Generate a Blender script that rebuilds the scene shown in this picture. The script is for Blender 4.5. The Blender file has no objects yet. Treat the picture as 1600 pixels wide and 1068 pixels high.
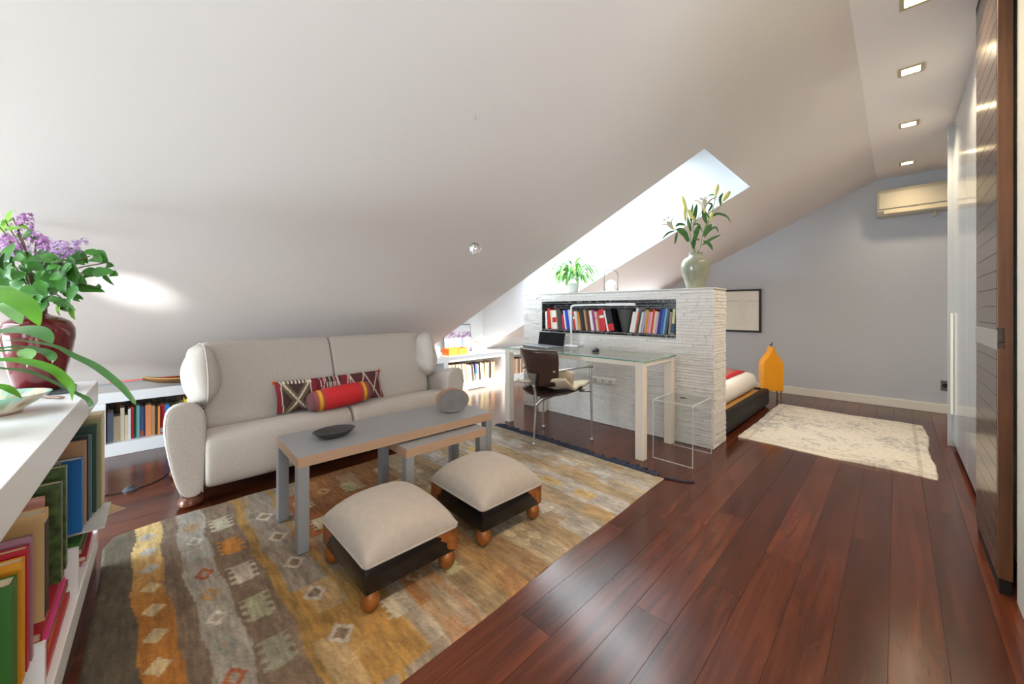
import bpy, bmesh, math, random
import numpy as np
from mathutils import Vector, Matrix, Euler
random.seed(7)
S = math.sqrt(0.5)
PI = math.pi
C = bpy.context.scene.collection
SC = bpy.context.scene

# ------------------------------------------------------------------ camera
CAMZ = 1.15
F = 601.0            # focal length in pixels of the 1600 px frame
HOR = 483.0          # image row of the horizon
cam_d = bpy.data.cameras.new('camera')
cam = bpy.data.objects.new('camera', cam_d)
C.objects.link(cam)
cam.location = (0, 0, CAMZ)
cam.rotation_euler = (PI / 2, 0, PI / 4)
cam_d.sensor_width = 36
cam_d.lens = F / 1600 * 36
cam_d.shift_y = -(534 - HOR) / 1600
cam_d.clip_start = 0.02
SC.camera = cam

# ------------------------------------------------------------------ world, sun, daylight at the windows, exposure
SC.view_settings.view_transform = 'Standard'
SC.view_settings.look = 'None'
SC.view_settings.gamma = 1
SC.view_settings.use_curve_mapping = False
SC.view_settings.exposure = 0.88
SC.cycles.use_denoising = True
SC.cycles.max_bounces = 10
SC.cycles.diffuse_bounces = 6
SC.cycles.transparent_max_bounces = 12
SC.cycles.sample_clamp_indirect = 8
SC.cycles.caustics_reflective = False
SC.cycles.caustics_refractive = False

w = bpy.data.worlds.new('sky'); SC.world = w
w.use_nodes = True
nt = w.node_tree
bg = nt.nodes['Background']
bg.inputs['Color'].default_value = (0.62, 0.78, 1.0, 1)
bg.inputs['Strength'].default_value = 1.2

def lamp(name, kind, loc, rot, energy, color, **kw):
    d = bpy.data.lights.new(name, kind)
    d.energy = energy; d.color = color
    for k, v in kw.items(): setattr(d, k, v)
    o = bpy.data.objects.new(name, d); C.objects.link(o)
    o.location = loc; o.rotation_euler = rot
    return o

def aim(v):
    return Vector(v).to_track_quat('-Z', 'Y').to_euler()

YB_ = 6.38
SUN_DIR = (-0.87, 0.04, -1.0)
lamp('sun', 'SUN', (8, 3, 8), aim(SUN_DIR), 13.0, (1.0, 0.90, 0.76), angle=math.radians(0.6))
# daylight at the two roof windows; the other window lamps are added fill
lamp('daylight_and_fill', 'AREA', (-2.785, 3.58, 2.705 + 0.474 * (-2.785 + 0.17) + 0.90), aim((0.474, 0, -1)), 46, (0.93, 0.96, 1.0), shape='RECTANGLE', size=1.1, size_y=2.5)
lamp('daylight_and_fill', 'AREA', (-2.785, -1.58, 2.705 + 0.474 * (-2.785 + 0.17) + 0.90), aim((0.474, 0, -1)), 150, (0.86, 0.93, 1.0), shape='RECTANGLE', size=1.1, size_y=2.5)
lamp('daylight_and_fill', 'AREA', (1.35, -2.95, 1.35), aim((0, 1, 0)), 22, (0.84, 0.92, 1.0), shape='RECTANGLE', size=1.5, size_y=1.5)  # fill through an added, unseen window in the left wall
lamp('daylight_and_fill', 'AREA', (2.38, -0.6, 1.45), aim((-1, 0, 0)), 36, (0.93, 0.95, 1.0), shape='RECTANGLE', size=1.7, size_y=1.4)  # fill through an added, unseen window in the rear wall

lamp('daylight_and_fill', 'AREA', (-2.75, -2.93, 0.72), aim((0, 1, 0.1)), 105, (0.80, 0.90, 1.0), shape='RECTANGLE', size=1.5, size_y=0.6)  # added low window's lamp, lifts the foot of the slope
lamp('daylight_and_fill', 'AREA', (-3.3, YB_ + 0.16, 0.68), aim((0.1, -1, 0.1)), 42, (0.95, 0.95, 1.0), shape='RECTANGLE', size=0.76, size_y=0.5)  # added gable window's lamp, brightens the slope behind the partition
# unseen spot standing in for sunlight bounced off the bookcase top onto the slope
lamp('added_glint_spot', 'SPOT', (-1.75, -0.75, 0.86), aim((-3.22 + 1.75, 0.03 + 0.75, 1.25 - 0.86)), 110, (0.93, 0.97, 1.0), spot_size=math.radians(13), spot_blend=1.0, shadow_soft_size=0.05)

# ------------------------------------------------------------------ pixel <-> place (design helpers: each point gets its own real depth)
def at(px, py, D):
    u = (px - 800) / F
    return Vector((S * D * (u - 1), S * D * (u + 1), CAMZ - (py - HOR) * D / F))
def atX(px, py, X):
    u = (px - 800) / F
    return at(px, py, X / (S * (u - 1)))
def atY(px, py, Y):
    u = (px - 800) / F
    return at(px, py, Y / (S * (u + 1)))
def slope_z(x): return 2.705 + 0.474 * (x + 0.17)

# ------------------------------------------------------------------ materials
def vnoise(X, Y, scale, seed=0):
    """smooth value noise in -1..1 for arrays"""
    r = np.random.RandomState(seed); T = r.rand(64, 64) * 2 - 1
    x, y = X * scale, Y * scale
    i, j = np.floor(x).astype(int), np.floor(y).astype(int); fx, fy = x - i, y - j
    fx, fy = fx * fx * (3 - 2 * fx), fy * fy * (3 - 2 * fy)
    t = lambda a, b: T[a % 64, b % 64]
    return (t(i, j) * (1 - fx) + t(i + 1, j) * fx) * (1 - fy) + (t(i, j + 1) * (1 - fx) + t(i + 1, j + 1) * fx) * fy
def lin(c):
    out = []
    for v in c[:3]:
        v /= 255.0
        out.append(v / 12.92 if v <= 0.04045 else ((v + 0.055) / 1.055) ** 2.4)
    return tuple(out) + (1.0,)

MATS = {}
def mat(name, rgb, rough=0.6, metal=0.0, var=0.0, vscale=20, bump=0.0, bscale=80, coat=0.0, trans=0.0, ior=1.45,
        emit=None, estr=0.0, spec=0.5, sheen=0.0, stretch=(1, 1, 1), vcol=None, attr_mix=0.0, sss=0.0):
    if name in MATS: return MATS[name]
    m = bpy.data.materials.new(name); m.use_nodes = True
    n = m.node_tree; N = n.nodes; L = n.links
    b = N['Principled BSDF']
    base = lin(rgb)
    b.inputs['Base Color'].default_value = base
    b.inputs['Roughness'].default_value = rough
    b.inputs['Metallic'].default_value = metal
    b.inputs['IOR'].default_value = ior
    b.inputs['Specular IOR Level'].default_value = spec
    b.inputs['Coat Weight'].default_value = coat
    b.inputs['Coat Roughness'].default_value = 0.08
    b.inputs['Transmission Weight'].default_value = trans
    b.inputs['Sheen Weight'].default_value = sheen
    if sss:
        b.inputs['Subsurface Weight'].default_value = sss
        b.inputs['Subsurface Radius'].default_value = (0.01, 0.01, 0.005)
    if emit:
        b.inputs['Emission Color'].default_value = lin(emit)
        b.inputs['Emission Strength'].default_value = estr
    src = None
    if vcol:
        a = N.new('ShaderNodeAttribute'); a.attribute_name = vcol
        src = a.outputs['Color']
    if var or bump:
        tc = N.new('ShaderNodeTexCoord'); mp = N.new('ShaderNodeMapping')
        mp.inputs['Scale'].default_value = stretch
        L.new(tc.outputs['Object'], mp.inputs['Vector'])
    if var:
        t = N.new('ShaderNodeTexNoise'); t.inputs['Scale'].default_value = vscale; t.inputs['Detail'].default_value = 5
        L.new(mp.outputs['Vector'], t.inputs['Vector'])
        mr = N.new('ShaderNodeMapRange'); mr.inputs['From Min'].default_value = 0.3; mr.inputs['From Max'].default_value = 0.7
        mr.inputs['To Min'].default_value = 1 - var; mr.inputs['To Max'].default_value = 1 + var
        L.new(t.outputs['Fac'], mr.inputs['Value'])
        hs = N.new('ShaderNodeHueSaturation')
        hs.inputs['Color'].default_value = base
        if src: L.new(src, hs.inputs['Color'])
        L.new(mr.outputs['Result'], hs.inputs['Value'])
        L.new(hs.outputs['Color'], b.inputs['Base Color'])
    elif src:
        L.new(src, b.inputs['Base Color'])
    if bump:
        t2 = N.new('ShaderNodeTexNoise'); t2.inputs['Scale'].default_value = bscale; t2.inputs['Detail'].default_value = 3
        L.new(mp.outputs['Vector'], t2.inputs['Vector'])
        bp = N.new('ShaderNodeBump'); bp.inputs['Strength'].default_value = bump; bp.inputs['Distance'].default_value = 0.004
        L.new(t2.outputs['Fac'], bp.inputs['Height']); L.new(bp.outputs['Normal'], b.inputs['Normal'])
    MATS[name] = m
    return m

def glass_mat(name, tint, refl=1.0, mixmin=0.03):
    """thin clear sheet: see-through with a fresnel reflection"""
    if name in MATS: return MATS[name]
    m = bpy.data.materials.new(name); m.use_nodes = True
    n = m.node_tree; N = n.nodes; L = n.links
    N.remove(N['Principled BSDF'])
    out = N['Material Output']
    tr = N.new('ShaderNodeBsdfTransparent'); tr.inputs['Color'].default_value = tint
    gl = N.new('ShaderNodeBsdfGlossy'); gl.inputs['Roughness'].default_value = 0.02
    fr = N.new('ShaderNodeFresnel'); fr.inputs['IOR'].default_value = 1.45
    mx = N.new('ShaderNodeMixShader')
    ge = N.new('ShaderNodeNewGeometry'); inv = N.new('ShaderNodeMath'); inv.operation = 'SUBTRACT'; inv.inputs[0].default_value = 1.0
    ml = N.new('ShaderNodeMath'); ml.operation = 'MULTIPLY'
    L.new(ge.outputs['Backfacing'], inv.inputs[1]); L.new(inv.outputs[0], ml.inputs[0]); L.new(fr.outputs['Fac'], ml.inputs[1])
    m2 = N.new('ShaderNodeMath'); m2.operation = 'MULTIPLY'; m2.inputs[1].default_value = refl; L.new(ml.outputs[0], m2.inputs[0]); ml = m2
    L.new(ml.outputs[0], mx.inputs['Fac']); L.new(tr.outputs['BSDF'], mx.inputs[1]); L.new(gl.outputs['BSDF'], mx.inputs[2])
    L.new(mx.outputs['Shader'], out.inputs['Surface'])
    MATS[name] = m
    return m

def plank_mat():
    m = bpy.data.materials.new('mahogany_floor'); m.use_nodes = True
    n = m.node_tree; N = n.nodes; L = n.links; b = N['Principled BSDF']
    tc = N.new('ShaderNodeTexCoord'); oi = N.new('ShaderNodeObjectInfo')
    ad = N.new('ShaderNodeVectorMath'); ad.operation = 'ADD'
    mul = N.new('ShaderNodeMath'); mul.operation = 'MULTIPLY'; mul.inputs[1].default_value = 37.0
    L.new(oi.outputs['Random'], mul.inputs[0]); L.new(tc.outputs['Object'], ad.inputs[0]); L.new(mul.outputs[0], ad.inputs[1])
    mp = N.new('ShaderNodeMapping'); mp.inputs['Scale'].default_value = (14, 0.9, 14)
    L.new(ad.outputs[0], mp.inputs['Vector'])
    t = N.new('ShaderNodeTexNoise'); t.inputs['Scale'].default_value = 2.2; t.inputs['Detail'].default_value = 4; t.inputs['Roughness'].default_value = 0.5
    t.inputs['Distortion'].default_value = 0.6
    L.new(mp.outputs['Vector'], t.inputs['Vector'])
    r = N.new('ShaderNodeValToRGB')
    e = r.color_ramp.elements
    e[0].position = 0.25; e[0].color = lin((54, 25, 14))
    e[1].position = 0.8; e[1].color = lin((96, 48, 27))
    k = e.new(0.5); k.color = lin((76, 35, 19))
    L.new(t.outputs['Fac'], r.inputs['Fac'])
    hs = N.new('ShaderNodeHueSaturation')
    mr = N.new('ShaderNodeMapRange'); mr.inputs['To Min'].default_value = 0.62; mr.inputs['To Max'].default_value = 1.28
    L.new(oi.outputs['Random'], mr.inputs['Value']); L.new(mr.outputs['Result'], hs.inputs['Value'])
    L.new(r.outputs['Color'], hs.inputs['Color']); L.new(hs.outputs['Color'], b.inputs['Base Color'])
    b.inputs['Roughness'].default_value = 0.22
    b.inputs['Specular IOR Level'].default_value = 0.46
    t2 = N.new('ShaderNodeTexNoise'); t2.inputs['Scale'].default_value = 3.0; t2.inputs['Detail'].default_value = 3
    L.new(tc.outputs['Object'], t2.inputs['Vector'])
    mr2 = N.new('ShaderNodeMapRange'); mr2.inputs['To Min'].default_value = 0.14; mr2.inputs['To Max'].default_value = 0.26
    L.new(t2.outputs['Fac'], mr2.inputs['Value']); L.new(mr2.outputs['Result'], b.inputs['Roughness'])
    return m

# ------------------------------------------------------------------ mesh helpers
def nbm(): return bmesh.new()
def box(bm, lo, hi, mi=0):
    x0, y0, z0 = lo; x1, y1, z1 = hi
    v = [bm.verts.new(p) for p in ((x0, y0, z0), (x1, y0, z0), (x1, y1, z0), (x0, y1, z0), (x0, y0, z1), (x1, y0, z1), (x1, y1, z1), (x0, y1, z1))]
    for q in ((0, 3, 2, 1), (4, 5, 6, 7), (0, 1, 5, 4), (1, 2, 6, 5), (2, 3, 7, 6), (3, 0, 4, 7)):
        f = bm.faces.new([v[i] for i in q]); f.material_index = mi
    return v
def bbox(lo, hi, r=0.0, seg=2, mi=0):
    bm = nbm(); box(bm, lo, hi, mi)
    if r: bmesh.ops.bevel(bm, geom=bm.edges[:], offset=r, segments=seg, profile=0.5, affect='EDGES')
    return bm
def bevel(bm, r, seg=2):
    bmesh.ops.bevel(bm, geom=bm.edges[:], offset=r, segments=seg, profile=0.5, affect='EDGES'); return bm
def prism(bm, poly, axis, a, b, mi=0):
    """extrude a 2D polygon along axis 0/1/2 from a to b"""
    def p3(p, t):
        if axis == 0: return (t, p[0], p[1])
        if axis == 1: return (p[0], t, p[1])
        return (p[0], p[1], t)
    A = [bm.verts.new(p3(p, a)) for p in poly]; B = [bm.verts.new(p3(p, b)) for p in poly]
    n = len(poly)
    fs = [bm.faces.new(A), bm.faces.new(B[::-1])]
    for i in range(n): fs.append(bm.faces.new((A[i], B[i], B[(i + 1) % n], A[(i + 1) % n])))
    for f in fs: f.material_index = mi
    return bm
def loft(bm, rings, cap=True, closed=True, mi=0):
    R = [[bm.verts.new(p) for p in r] for r in rings]
    n = len(R[0])
    for a, b in zip(R, R[1:]):
        for i in range(n if closed else n - 1):
            j = (i + 1) % n
            f = bm.faces.new((a[i], a[j], b[j], b[i])); f.material_index = mi
    if cap and closed:
        for r in (R[0][::-1], R[-1]):
            f = bm.faces.new(r); f.material_index = mi
    return bm
def lathe(prof, n=32, c=(0, 0, 0), bm=None, mi=0, sx=1, sy=1):
    bm = bm or nbm()
    rings = [[(c[0] + r * sx * math.cos(2 * PI * i / n), c[1] + r * sy * math.sin(2 * PI * i / n), c[2] + z) for i in range(n)] for r, z in prof]
    return loft(bm, rings, cap=True, mi=mi)
def tube(bm, pts, rad, n=8, mi=0, cap=True):
    pts = [Vector(p) for p in pts]
    rs = rad if isinstance(rad, (list, tuple)) else [rad] * len(pts)
    rings = []; up = None
    for i, p in enumerate(pts):
        d = (pts[min(i + 1, len(pts) - 1)] - pts[max(i - 1, 0)]).normalized()
        if up is None:
            up = d.orthogonal().normalized()
        else:
            up = (up - d * up.dot(d)).normalized()
        s = d.cross(up)
        rings.append([p + (up * math.cos(2 * PI * k / n) + s * math.sin(2 * PI * k / n)) * rs[i] for k in range(n)])
    return loft(bm, rings, cap=cap, mi=mi)
def smooth_path(pts, k=6):
    """Catmull-Rom through the points"""
    P = [Vector(p) for p in pts]; P = [P[0] * 2 - P[1]] + P + [P[-1] * 2 - P[-2]]
    out = []
    for i in range(1, len(P) - 2):
        for j in range(k):
            t = j / k
            out.append(0.5 * ((2 * P[i]) + (-P[i - 1] + P[i + 1]) * t + (2 * P[i - 1] - 5 * P[i] + 4 * P[i + 1] - P[i + 2]) * t * t + (-P[i - 1] + 3 * P[i] - 3 * P[i + 1] + P[i + 2]) * t ** 3))
    out.append(P[-2]); return out
def leaf_bm(pts, width, shape=None, fold=0.25, up=(0, 0, 1), k=5, bm=None, thick=0.0):
    """a leaf blade along a path, folded along its midrib"""
    bm = bm or nbm()
    P = smooth_path(pts, k) if k > 1 else [Vector(p) for p in pts]
    n = len(P); up = Vector(up)
    rows = []
    for i, p in enumerate(P):
        t = i / (n - 1)
        wv = width * (shape(t) if shape else math.sin(PI * min(1, t * 0.97 + 0.03)) ** 0.8)
        d = (P[min(i + 1, n - 1)] - P[max(i - 1, 0)]).normalized()
        s = d.cross(up)
        s = s.normalized() if s.length > 1e-4 else Vector((1, 0, 0))
        nn = s.cross(d).normalized()
        rows.append([bm.verts.new(p - s * wv / 2 + nn * fold * wv / 2), bm.verts.new(p), bm.verts.new(p + s * wv / 2 + nn * fold * wv / 2)])
    for a, b in zip(rows, rows[1:]):
        for i in (0, 1): bm.faces.new((a[i], a[i + 1], b[i + 1], b[i]))
    return bm
def pillow_bm(wd, hg, th, nu=22, nv=14, p=3.0, pinch=0.06, rnd_=0.0):
    """square cushion in its xz plane, thickness along y"""
    bm = nbm()
    def ring(v, sgn):
        row = []
        for i in range(nu + 1):
            u = -1 + 2 * i / nu
            e = (1 - abs(u) ** p) * (1 - abs(v) ** p)
            t = th / 2 * max(e, 0) ** 0.5
            kx = (1 - pinch * (1 - abs(v) ** 2) * abs(u) ** 4) * math.sqrt(1 - rnd_ * v * v / 2); kz = (1 - pinch * (1 - u * u) * abs(v) ** 4) * math.sqrt(1 - rnd_ * u * u / 2)
            row.append(bm.verts.new((u * wd / 2 * kx, sgn * t, v * hg / 2 * kz)))
        return row
    for sgn in (-1, 1):
        R = [ring(-1 + 2 * j / nv, sgn) for j in range(nv + 1)]
        for a, b in zip(R, R[1:]):
            for i in range(nu):
                q = (a[i], a[i + 1], b[i + 1], b[i])
                bm.faces.new(q if sgn < 0 else q[::-1])
    bmesh.ops.remove_doubles(bm, verts=bm.verts[:], dist=1e-5)
    return bm

# ------------------------------------------------------------------ object helpers
def _finish(o, props):
    for k, v in props.items():
        if v: o[k] = v
def obj(name, bm, m, parent=None, smooth=False, recalc=True, loc=None, rot=None, **props):
    me = bpy.data.meshes.new(name)
    if recalc: bmesh.ops.recalc_face_normals(bm, faces=bm.faces[:])
    bm.to_mesh(me); bm.free()
    for k in (m if isinstance(m, (list, tuple)) else [m]): me.materials.append(k)
    if smooth:
        me.polygons.foreach_set('use_smooth', [True] * len(me.polygons))
        if smooth != 2: me.set_sharp_from_angle(angle=math.radians(40))
    o = bpy.data.objects.new(name, me); C.objects.link(o)
    if loc is not None: o.location = loc
    if rot is not None: o.rotation_euler = rot
    if parent: o.parent = parent
    _finish(o, props)
    return o
def thing(name, label, cat, loc=(0, 0, 0), rotz=0.0, group=None, rot=None):
    o = bpy.data.objects.new(name, None); C.objects.link(o)
    o.empty_display_size = 0.1
    o.location = loc; o.rotation_euler = rot if rot else (0, 0, rotz)
    _finish(o, dict(label=label, category=cat, group=group))
    return o
def struct(name, bm, m, parent=None, **kw):
    return obj(name, bm, m, parent, kind=None if parent else 'structure', **kw)
def painted(o, fn):
    """paint a pattern (flat print or weave) on a mesh: fn(N x 3 coordinates) -> N x 3 colours 0-255"""
    me = o.data
    n = len(me.vertices); co = np.empty(n * 3); me.vertices.foreach_get('co', co)
    c = fn(co.reshape(-1, 3)) / 255.0
    c = np.where(c <= 0.04045, c / 12.92, ((c + 0.055) / 1.055) ** 2.4)
    a = me.color_attributes.new('col', 'FLOAT_COLOR', 'POINT')
    a.data.foreach_set('color', np.concatenate([c, np.ones((n, 1))], 1).astype(np.float32).ravel())
ORD = 'first second third fourth fifth sixth seventh eighth ninth tenth eleventh twelfth thirteenth fourteenth fifteenth sixteenth seventeenth eighteenth nineteenth'.split()
def ordinal(i):
    if i <= 19: return ORD[i - 1]
    t, u = divmod(i, 10)
    tens = {2: 'twenty', 3: 'thirty', 4: 'forty', 5: 'fifty'}[t]
    return tens + '-' + ORD[u - 1] if u else tens[:-1] + 'ieth'

# common materials
WHITE = mat('white_lacquer', (226, 226, 226), 0.28)
WALLW = mat('white_plaster', (214, 206, 200), 0.85, bump=0.05, bscale=60)
WALLB = mat('blue_grey_plaster', (188, 191, 196), 0.85, bump=0.05, bscale=60)
CEIL = mat('white_ceiling_paint', (232, 224, 218), 0.85)
DARKWOOD = mat('dark_stained_oak', (62, 42, 30), 0.32, var=0.35, vscale=6, stretch=(8, 8, 0.8))
BLACK = mat('black', (18, 18, 20), 0.4)
STEEL = mat('polished_steel', (200, 200, 205), 0.22, metal=1.0)
LINEN = mat('grey_beige_linen', (188, 178, 168), 0.9, var=0.07, vscale=90, bump=0.25, bscale=420, sheen=0.15)
PAGES = mat('book_pages', (214, 200, 172), 0.9)
LEAFG = mat('leaf_green', (62, 118, 40), 0.4, var=0.3, vscale=14)
# ================================================================== THE SETTING
PLANK = plank_mat()
SLAB = mat('floor_underlay', (26, 10, 6), 0.6)
floor = struct('floor', bbox((-5.3, -2.9, -0.12), (2.4, 6.45, -0.0035)), SLAB)
rnd = random.Random(3)
x = 0.40
while x > -4.34:
    y = max(x - 0.14 + 1.45, -0.7) - rnd.random() * 0.9
    while y < 6.38:
        ln = rnd.choice((0.9, 1.2, 1.5, 1.8)) + rnd.random() * 0.2
        y1 = min(y + ln, 6.38)
        if y1 - y > 0.1:
            bm = bbox((-0.0692, 0, -0.012), (0.0692, y1 - y - 0.0014, 0.0))
            obj('plank', bm, PLANK, floor, loc=(x - 0.07, y, 0.0))
        y = y1
    x -= 0.14

YB = 6.38
ZC = 2.705
# back gable wall, with an added window opening hidden behind the partition
bm = nbm()
WX0, WX1, WZ0, WZ1 = -3.7, -2.9, 0.42, 0.95
prism(bm, [(-5.3, -0.1), (WX0, -0.1), (WX0, slope_z(WX0) + 0.1), (-5.3, slope_z(-5.3) + 0.1)], 1, YB, YB + 0.12)
prism(bm, [(WX0, -0.1), (WX1, -0.1), (WX1, WZ0), (WX0, WZ0)], 1, YB, YB + 0.12)
prism(bm, [(WX0, WZ1), (WX1, WZ1), (WX1, slope_z(WX1) + 0.1), (WX0, slope_z(WX0) + 0.1)], 1, YB, YB + 0.12)
prism(bm, [(WX1, -0.1), (2.3, -0.1), (2.3, ZC + 0.1), (-0.17, ZC + 0.1), (WX1, slope_z(WX1) + 0.1)], 1, YB, YB + 0.12)
struct('wall_back', bm, WALLB)
struct('baseboard_back', bbox((-2.9, YB - 0.016, 0), (1.15, YB, 0.1), 0.004), mat('baseboard_paint', (226, 220, 208), 0.45))
# flat ceiling strip
struct('ceiling', bbox((-0.17, -2.9, ZC), (2.4, YB + 0.1, ZC + 0.12)), CEIL)
# sloping ceiling with two dormer openings
DORM = ((2.96, 4.20), (-2.2, -0.96))
HX0, HX1 = -4.87, -0.985
bm = nbm()
def slope_piece(x0, x1, y0, y1):
    prism(bm, [(x0, slope_z(x0)), (x1, slope_z(x1)), (x1, slope_z(x1) + 0.1), (x0, slope_z(x0) + 0.1)], 1, y0, y1)
ys = [-2.9, DORM[1][0], DORM[1][1], DORM[0][0], DORM[0][1], YB]
for i in range(5):
    if i in (1, 3):
        slope_piece(-5.3, HX0 - 0.02, ys[i], ys[i + 1]); slope_piece(HX1, -0.17, ys[i], ys[i + 1])
    else:
        slope_piece(-5.3, -0.17, ys[i], ys[i + 1])
struct('ceiling_slope', bm, CEIL)
FRAMEW = mat('window_frame_white', (236, 236, 234), 0.35)
PANE = glass_mat('window_glass', (0.96, 0.98, 0.97, 1))
WELL = 0.74          # depth of the roof-window wells
def dz(x): return slope_z(x) + WELL
REV = mat('dormer_white', (208, 211, 215), 0.85)
GX0, GX1 = -3.95, -1.62
for di, (a, b) in enumerate(DORM):
    bm = nbm()
    poly = [(HX0 - 0.08, slope_z(HX0) - 0.1), (HX0, slope_z(HX0) + 0.001), (HX1, slope_z(HX1) + 0.001), (HX1 + 0.08, slope_z(HX1 + 0.08) + 0.05), (HX1 + 0.08, dz(HX1 + 0.08)), (HX0 - 0.08, dz(HX0 - 0.08))]
    prism(bm, poly, 1, b - 0.005, b + 0.08); prism(bm, poly, 1, a - 0.08, a + 0.005)
    prism(bm, [(HX1 - 0.004, slope_z(HX1) + 0.001), (HX1 + 0.08, slope_z(HX1 + 0.08) + 0.05), (HX1 + 0.08, dz(HX1 + 0.08)), (HX1 - 0.004, dz(HX1 - 0.004))], 1, a + 0.005, b - 0.005)
    box(bm, (HX0 - 0.08, a + 0.005, 0.36), (HX0, b - 0.005, dz(HX0 - 0.08)))
    def roof(x0, x1, y0, y1): prism(bm, [(x0, dz(x0)), (x1, dz(x1)), (x1, dz(x1) + 0.1), (x0, dz(x0) + 0.1)], 1, y0, y1)
    roof(HX0 - 0.08, GX0, a - 0.08, b + 0.08); roof(GX1, HX1 + 0.08, a - 0.08, b + 0.08)
    roof(GX0, GX1, a - 0.08, a + 0.04); roof(GX0, GX1, b - 0.04, b + 0.08)
    struct('wall_dormer', bm, REV)
    struct('sill', bbox((HX0 - 0.01, a - 0.02, 0.40), (-4.80, b + 0.02, 0.4995), 0.002, 1), FRAMEW).name = 'trim_%d' % (di + 1)
    wn = bpy.data.objects.new('window_%d' % (di + 1), None); C.objects.link(wn); wn['kind'] = 'structure'
    bm = nbm(); t = 0.05; y0, y1 = a + 0.041, b - 0.041
    def bar(x0, x1, ya, yb): prism(bm, [(x0, dz(x0) + 0.02), (x1, dz(x1) + 0.02), (x1, dz(x1) + 0.07), (x0, dz(x0) + 0.07)], 1, ya, yb)
    e = 0.001; xm = (GX0 + GX1) / 2
    bar(GX0 + e, GX0 + t, y0, y1); bar(GX1 - t, GX1 - e, y0, y1); bar(xm - t / 2, xm + t / 2, y0 + t, y1 - t)
    bar(GX0 + t, GX1 - t, y0, y0 + t); bar(GX0 + t, GX1 - t, y1 - t, y1)
    obj('window_frame', bm, FRAMEW, wn)
    bm = nbm(); prism(bm, [(GX0 + t, dz(GX0 + t) + 0.04), (GX1 - t, dz(GX1 - t) + 0.04), (GX1 - t, dz(GX1 - t) + 0.045), (GX0 + t, dz(GX0 + t) + 0.045)], 1, y0 + t, y1 - t)
    obj('window_pane', bm, PANE, wn)
# walls behind and beside the camera (out of the picture, they close the room)
bm = nbm()
box(bm, (-5.3, -2.9, -0.1), (-3.5, -2.78, ZC)); box(bm, (-2.0, -2.9, -0.1), (0.6, -2.78, ZC)); box(bm, (-3.5, -2.9, -0.1), (-2.0, -2.78, 0.40)); box(bm, (-3.5, -2.9, 1.04), (-2.0, -2.78, ZC)); box(bm, (2.1, -2.9, -0.1), (2.4, -2.78, ZC))
box(bm, (0.6, -2.9, -0.1), (2.1, -2.78, 0.55)); box(bm, (0.6, -2.9, 2.15), (2.1, -2.78, ZC))
struct('wall_left', bm, WALLW)
bm = nbm()
box(bm, (2.25, -2.9, -0.1), (2.37, -1.5, ZC)); box(bm, (2.25, 0.35, -0.1), (2.37, 1.3, ZC))
box(bm, (2.25, -1.5, -0.1), (2.37, 0.35, 0.7)); box(bm, (2.25, -1.5, 2.15), (2.37, 0.35, ZC))
box(bm, (0.345, 1.2, -0.1), (2.37, 1.3, ZC))
struct('wall_rear', bm, WALLW)
obj('window_pane', bbox((0.6, -2.85, 0.55), (2.1, -2.845, 2.15)), PANE, None, kind='structure').name = 'window_3'  # unseen window, added to let in fill light
obj('window_pane', bbox((2.3, -1.5, 0.7), (2.305, 0.35, 2.15)), PANE, None, kind='structure').name = 'window_4'  # unseen window, added for fill from behind the camera
obj('window_pane', bbox((-3.5, -2.85, 0.40), (-2.0, -2.845, 1.04)), PANE, None, kind='structure').name = 'window_5'  # unseen low window, added to brighten the lower slope
obj('window_pane', bbox((WX0, YB + 0.06, WZ0), (WX1, YB + 0.065, WZ1)), PANE, None, kind='structure').name = 'window_6'  # hidden window, added to light the slope over the bed
struct('wall_right', bbox((0.334, 1.3, 0.0), (0.366, 2.468, ZC - 0.002)), mat('satin_white_panel', (214, 212, 200), 0.35))
struct('wall_alcove', bbox((1.15, 4.9, -0.1), (1.25, YB, ZC)), WALLW)

# ------------------------------------------------------------------ partition with split-face tiles and a mosaic niche
PX0, PX1, PY0, PY1, PZ = -3.185, -1.062, 3.393, 3.71, 1.33
NX0, NX1, NZ0, NZ1, NY = -2.90, -1.362, 0.922, 1.215, 3.60
PCORE = mat('partition_plaster', (206, 202, 198), 0.8)
TILE = mat('white_split_stone', (222, 218, 214), 0.75, var=0.06, vscale=30, bump=0.2, bscale=160)
bm = nbm()
box(bm, (PX0, PY0, 0), (PX1, PY1, NZ0)); box(bm, (PX0, PY0, NZ1), (PX1, PY1, PZ - 0.004))
box(bm, (PX0, PY0, NZ0), (NX0, PY1, NZ1)); box(bm, (NX1, PY0, NZ0), (PX1, PY1, NZ1)); box(bm, (NX0, NY, NZ0), (NX1, PY1, NZ1))
part = struct('wall_partition', bm, PCORE)
obj('cap', bbox((PX0 - 0.004, PY0 - 0.008, PZ - 0.012), (PX1 + 0.012, PY1 + 0.004, PZ), 0.003), PCORE, part)
rnd = random.Random(11)
bm = nbm(); RH = 0.0235; g = 0.0038; gv_ = 0.0010
z = 0.004
while z < PZ - 0.02:
    z1 = min(z + RH * rnd.choice((0.8, 1, 1, 1.2)), PZ - 0.013)
    def row(a, b, put):
        p = a - rnd.random() * 0.1
        while p < b:
            q = p + rnd.choice((0.06, 0.1, 0.15, 0.2))
            lo, hi = max(p, a), min(q, b)
            if hi - lo > 0.006: put(lo, hi)
            p = q
    def front(lo, hi):
        d = 0.002 + rnd.random() * 0.009
        box(bm, (lo + gv_ / 2, PY0 - d, z + g / 2), (hi - gv_ / 2, PY0 + 0.001, z1 - g / 2))
    if z1 > NZ0 - 0.022 and z < NZ1 + 0.022:
        row(PX0, NX0, front); row(NX1, PX1 + 0.008, front)
    else: row(PX0, PX1 + 0.008, front)
    z = z1
obj('tile_cladding', bm, TILE, part, kind='stuff')
bm = nbm(); z = 0.004
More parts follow.
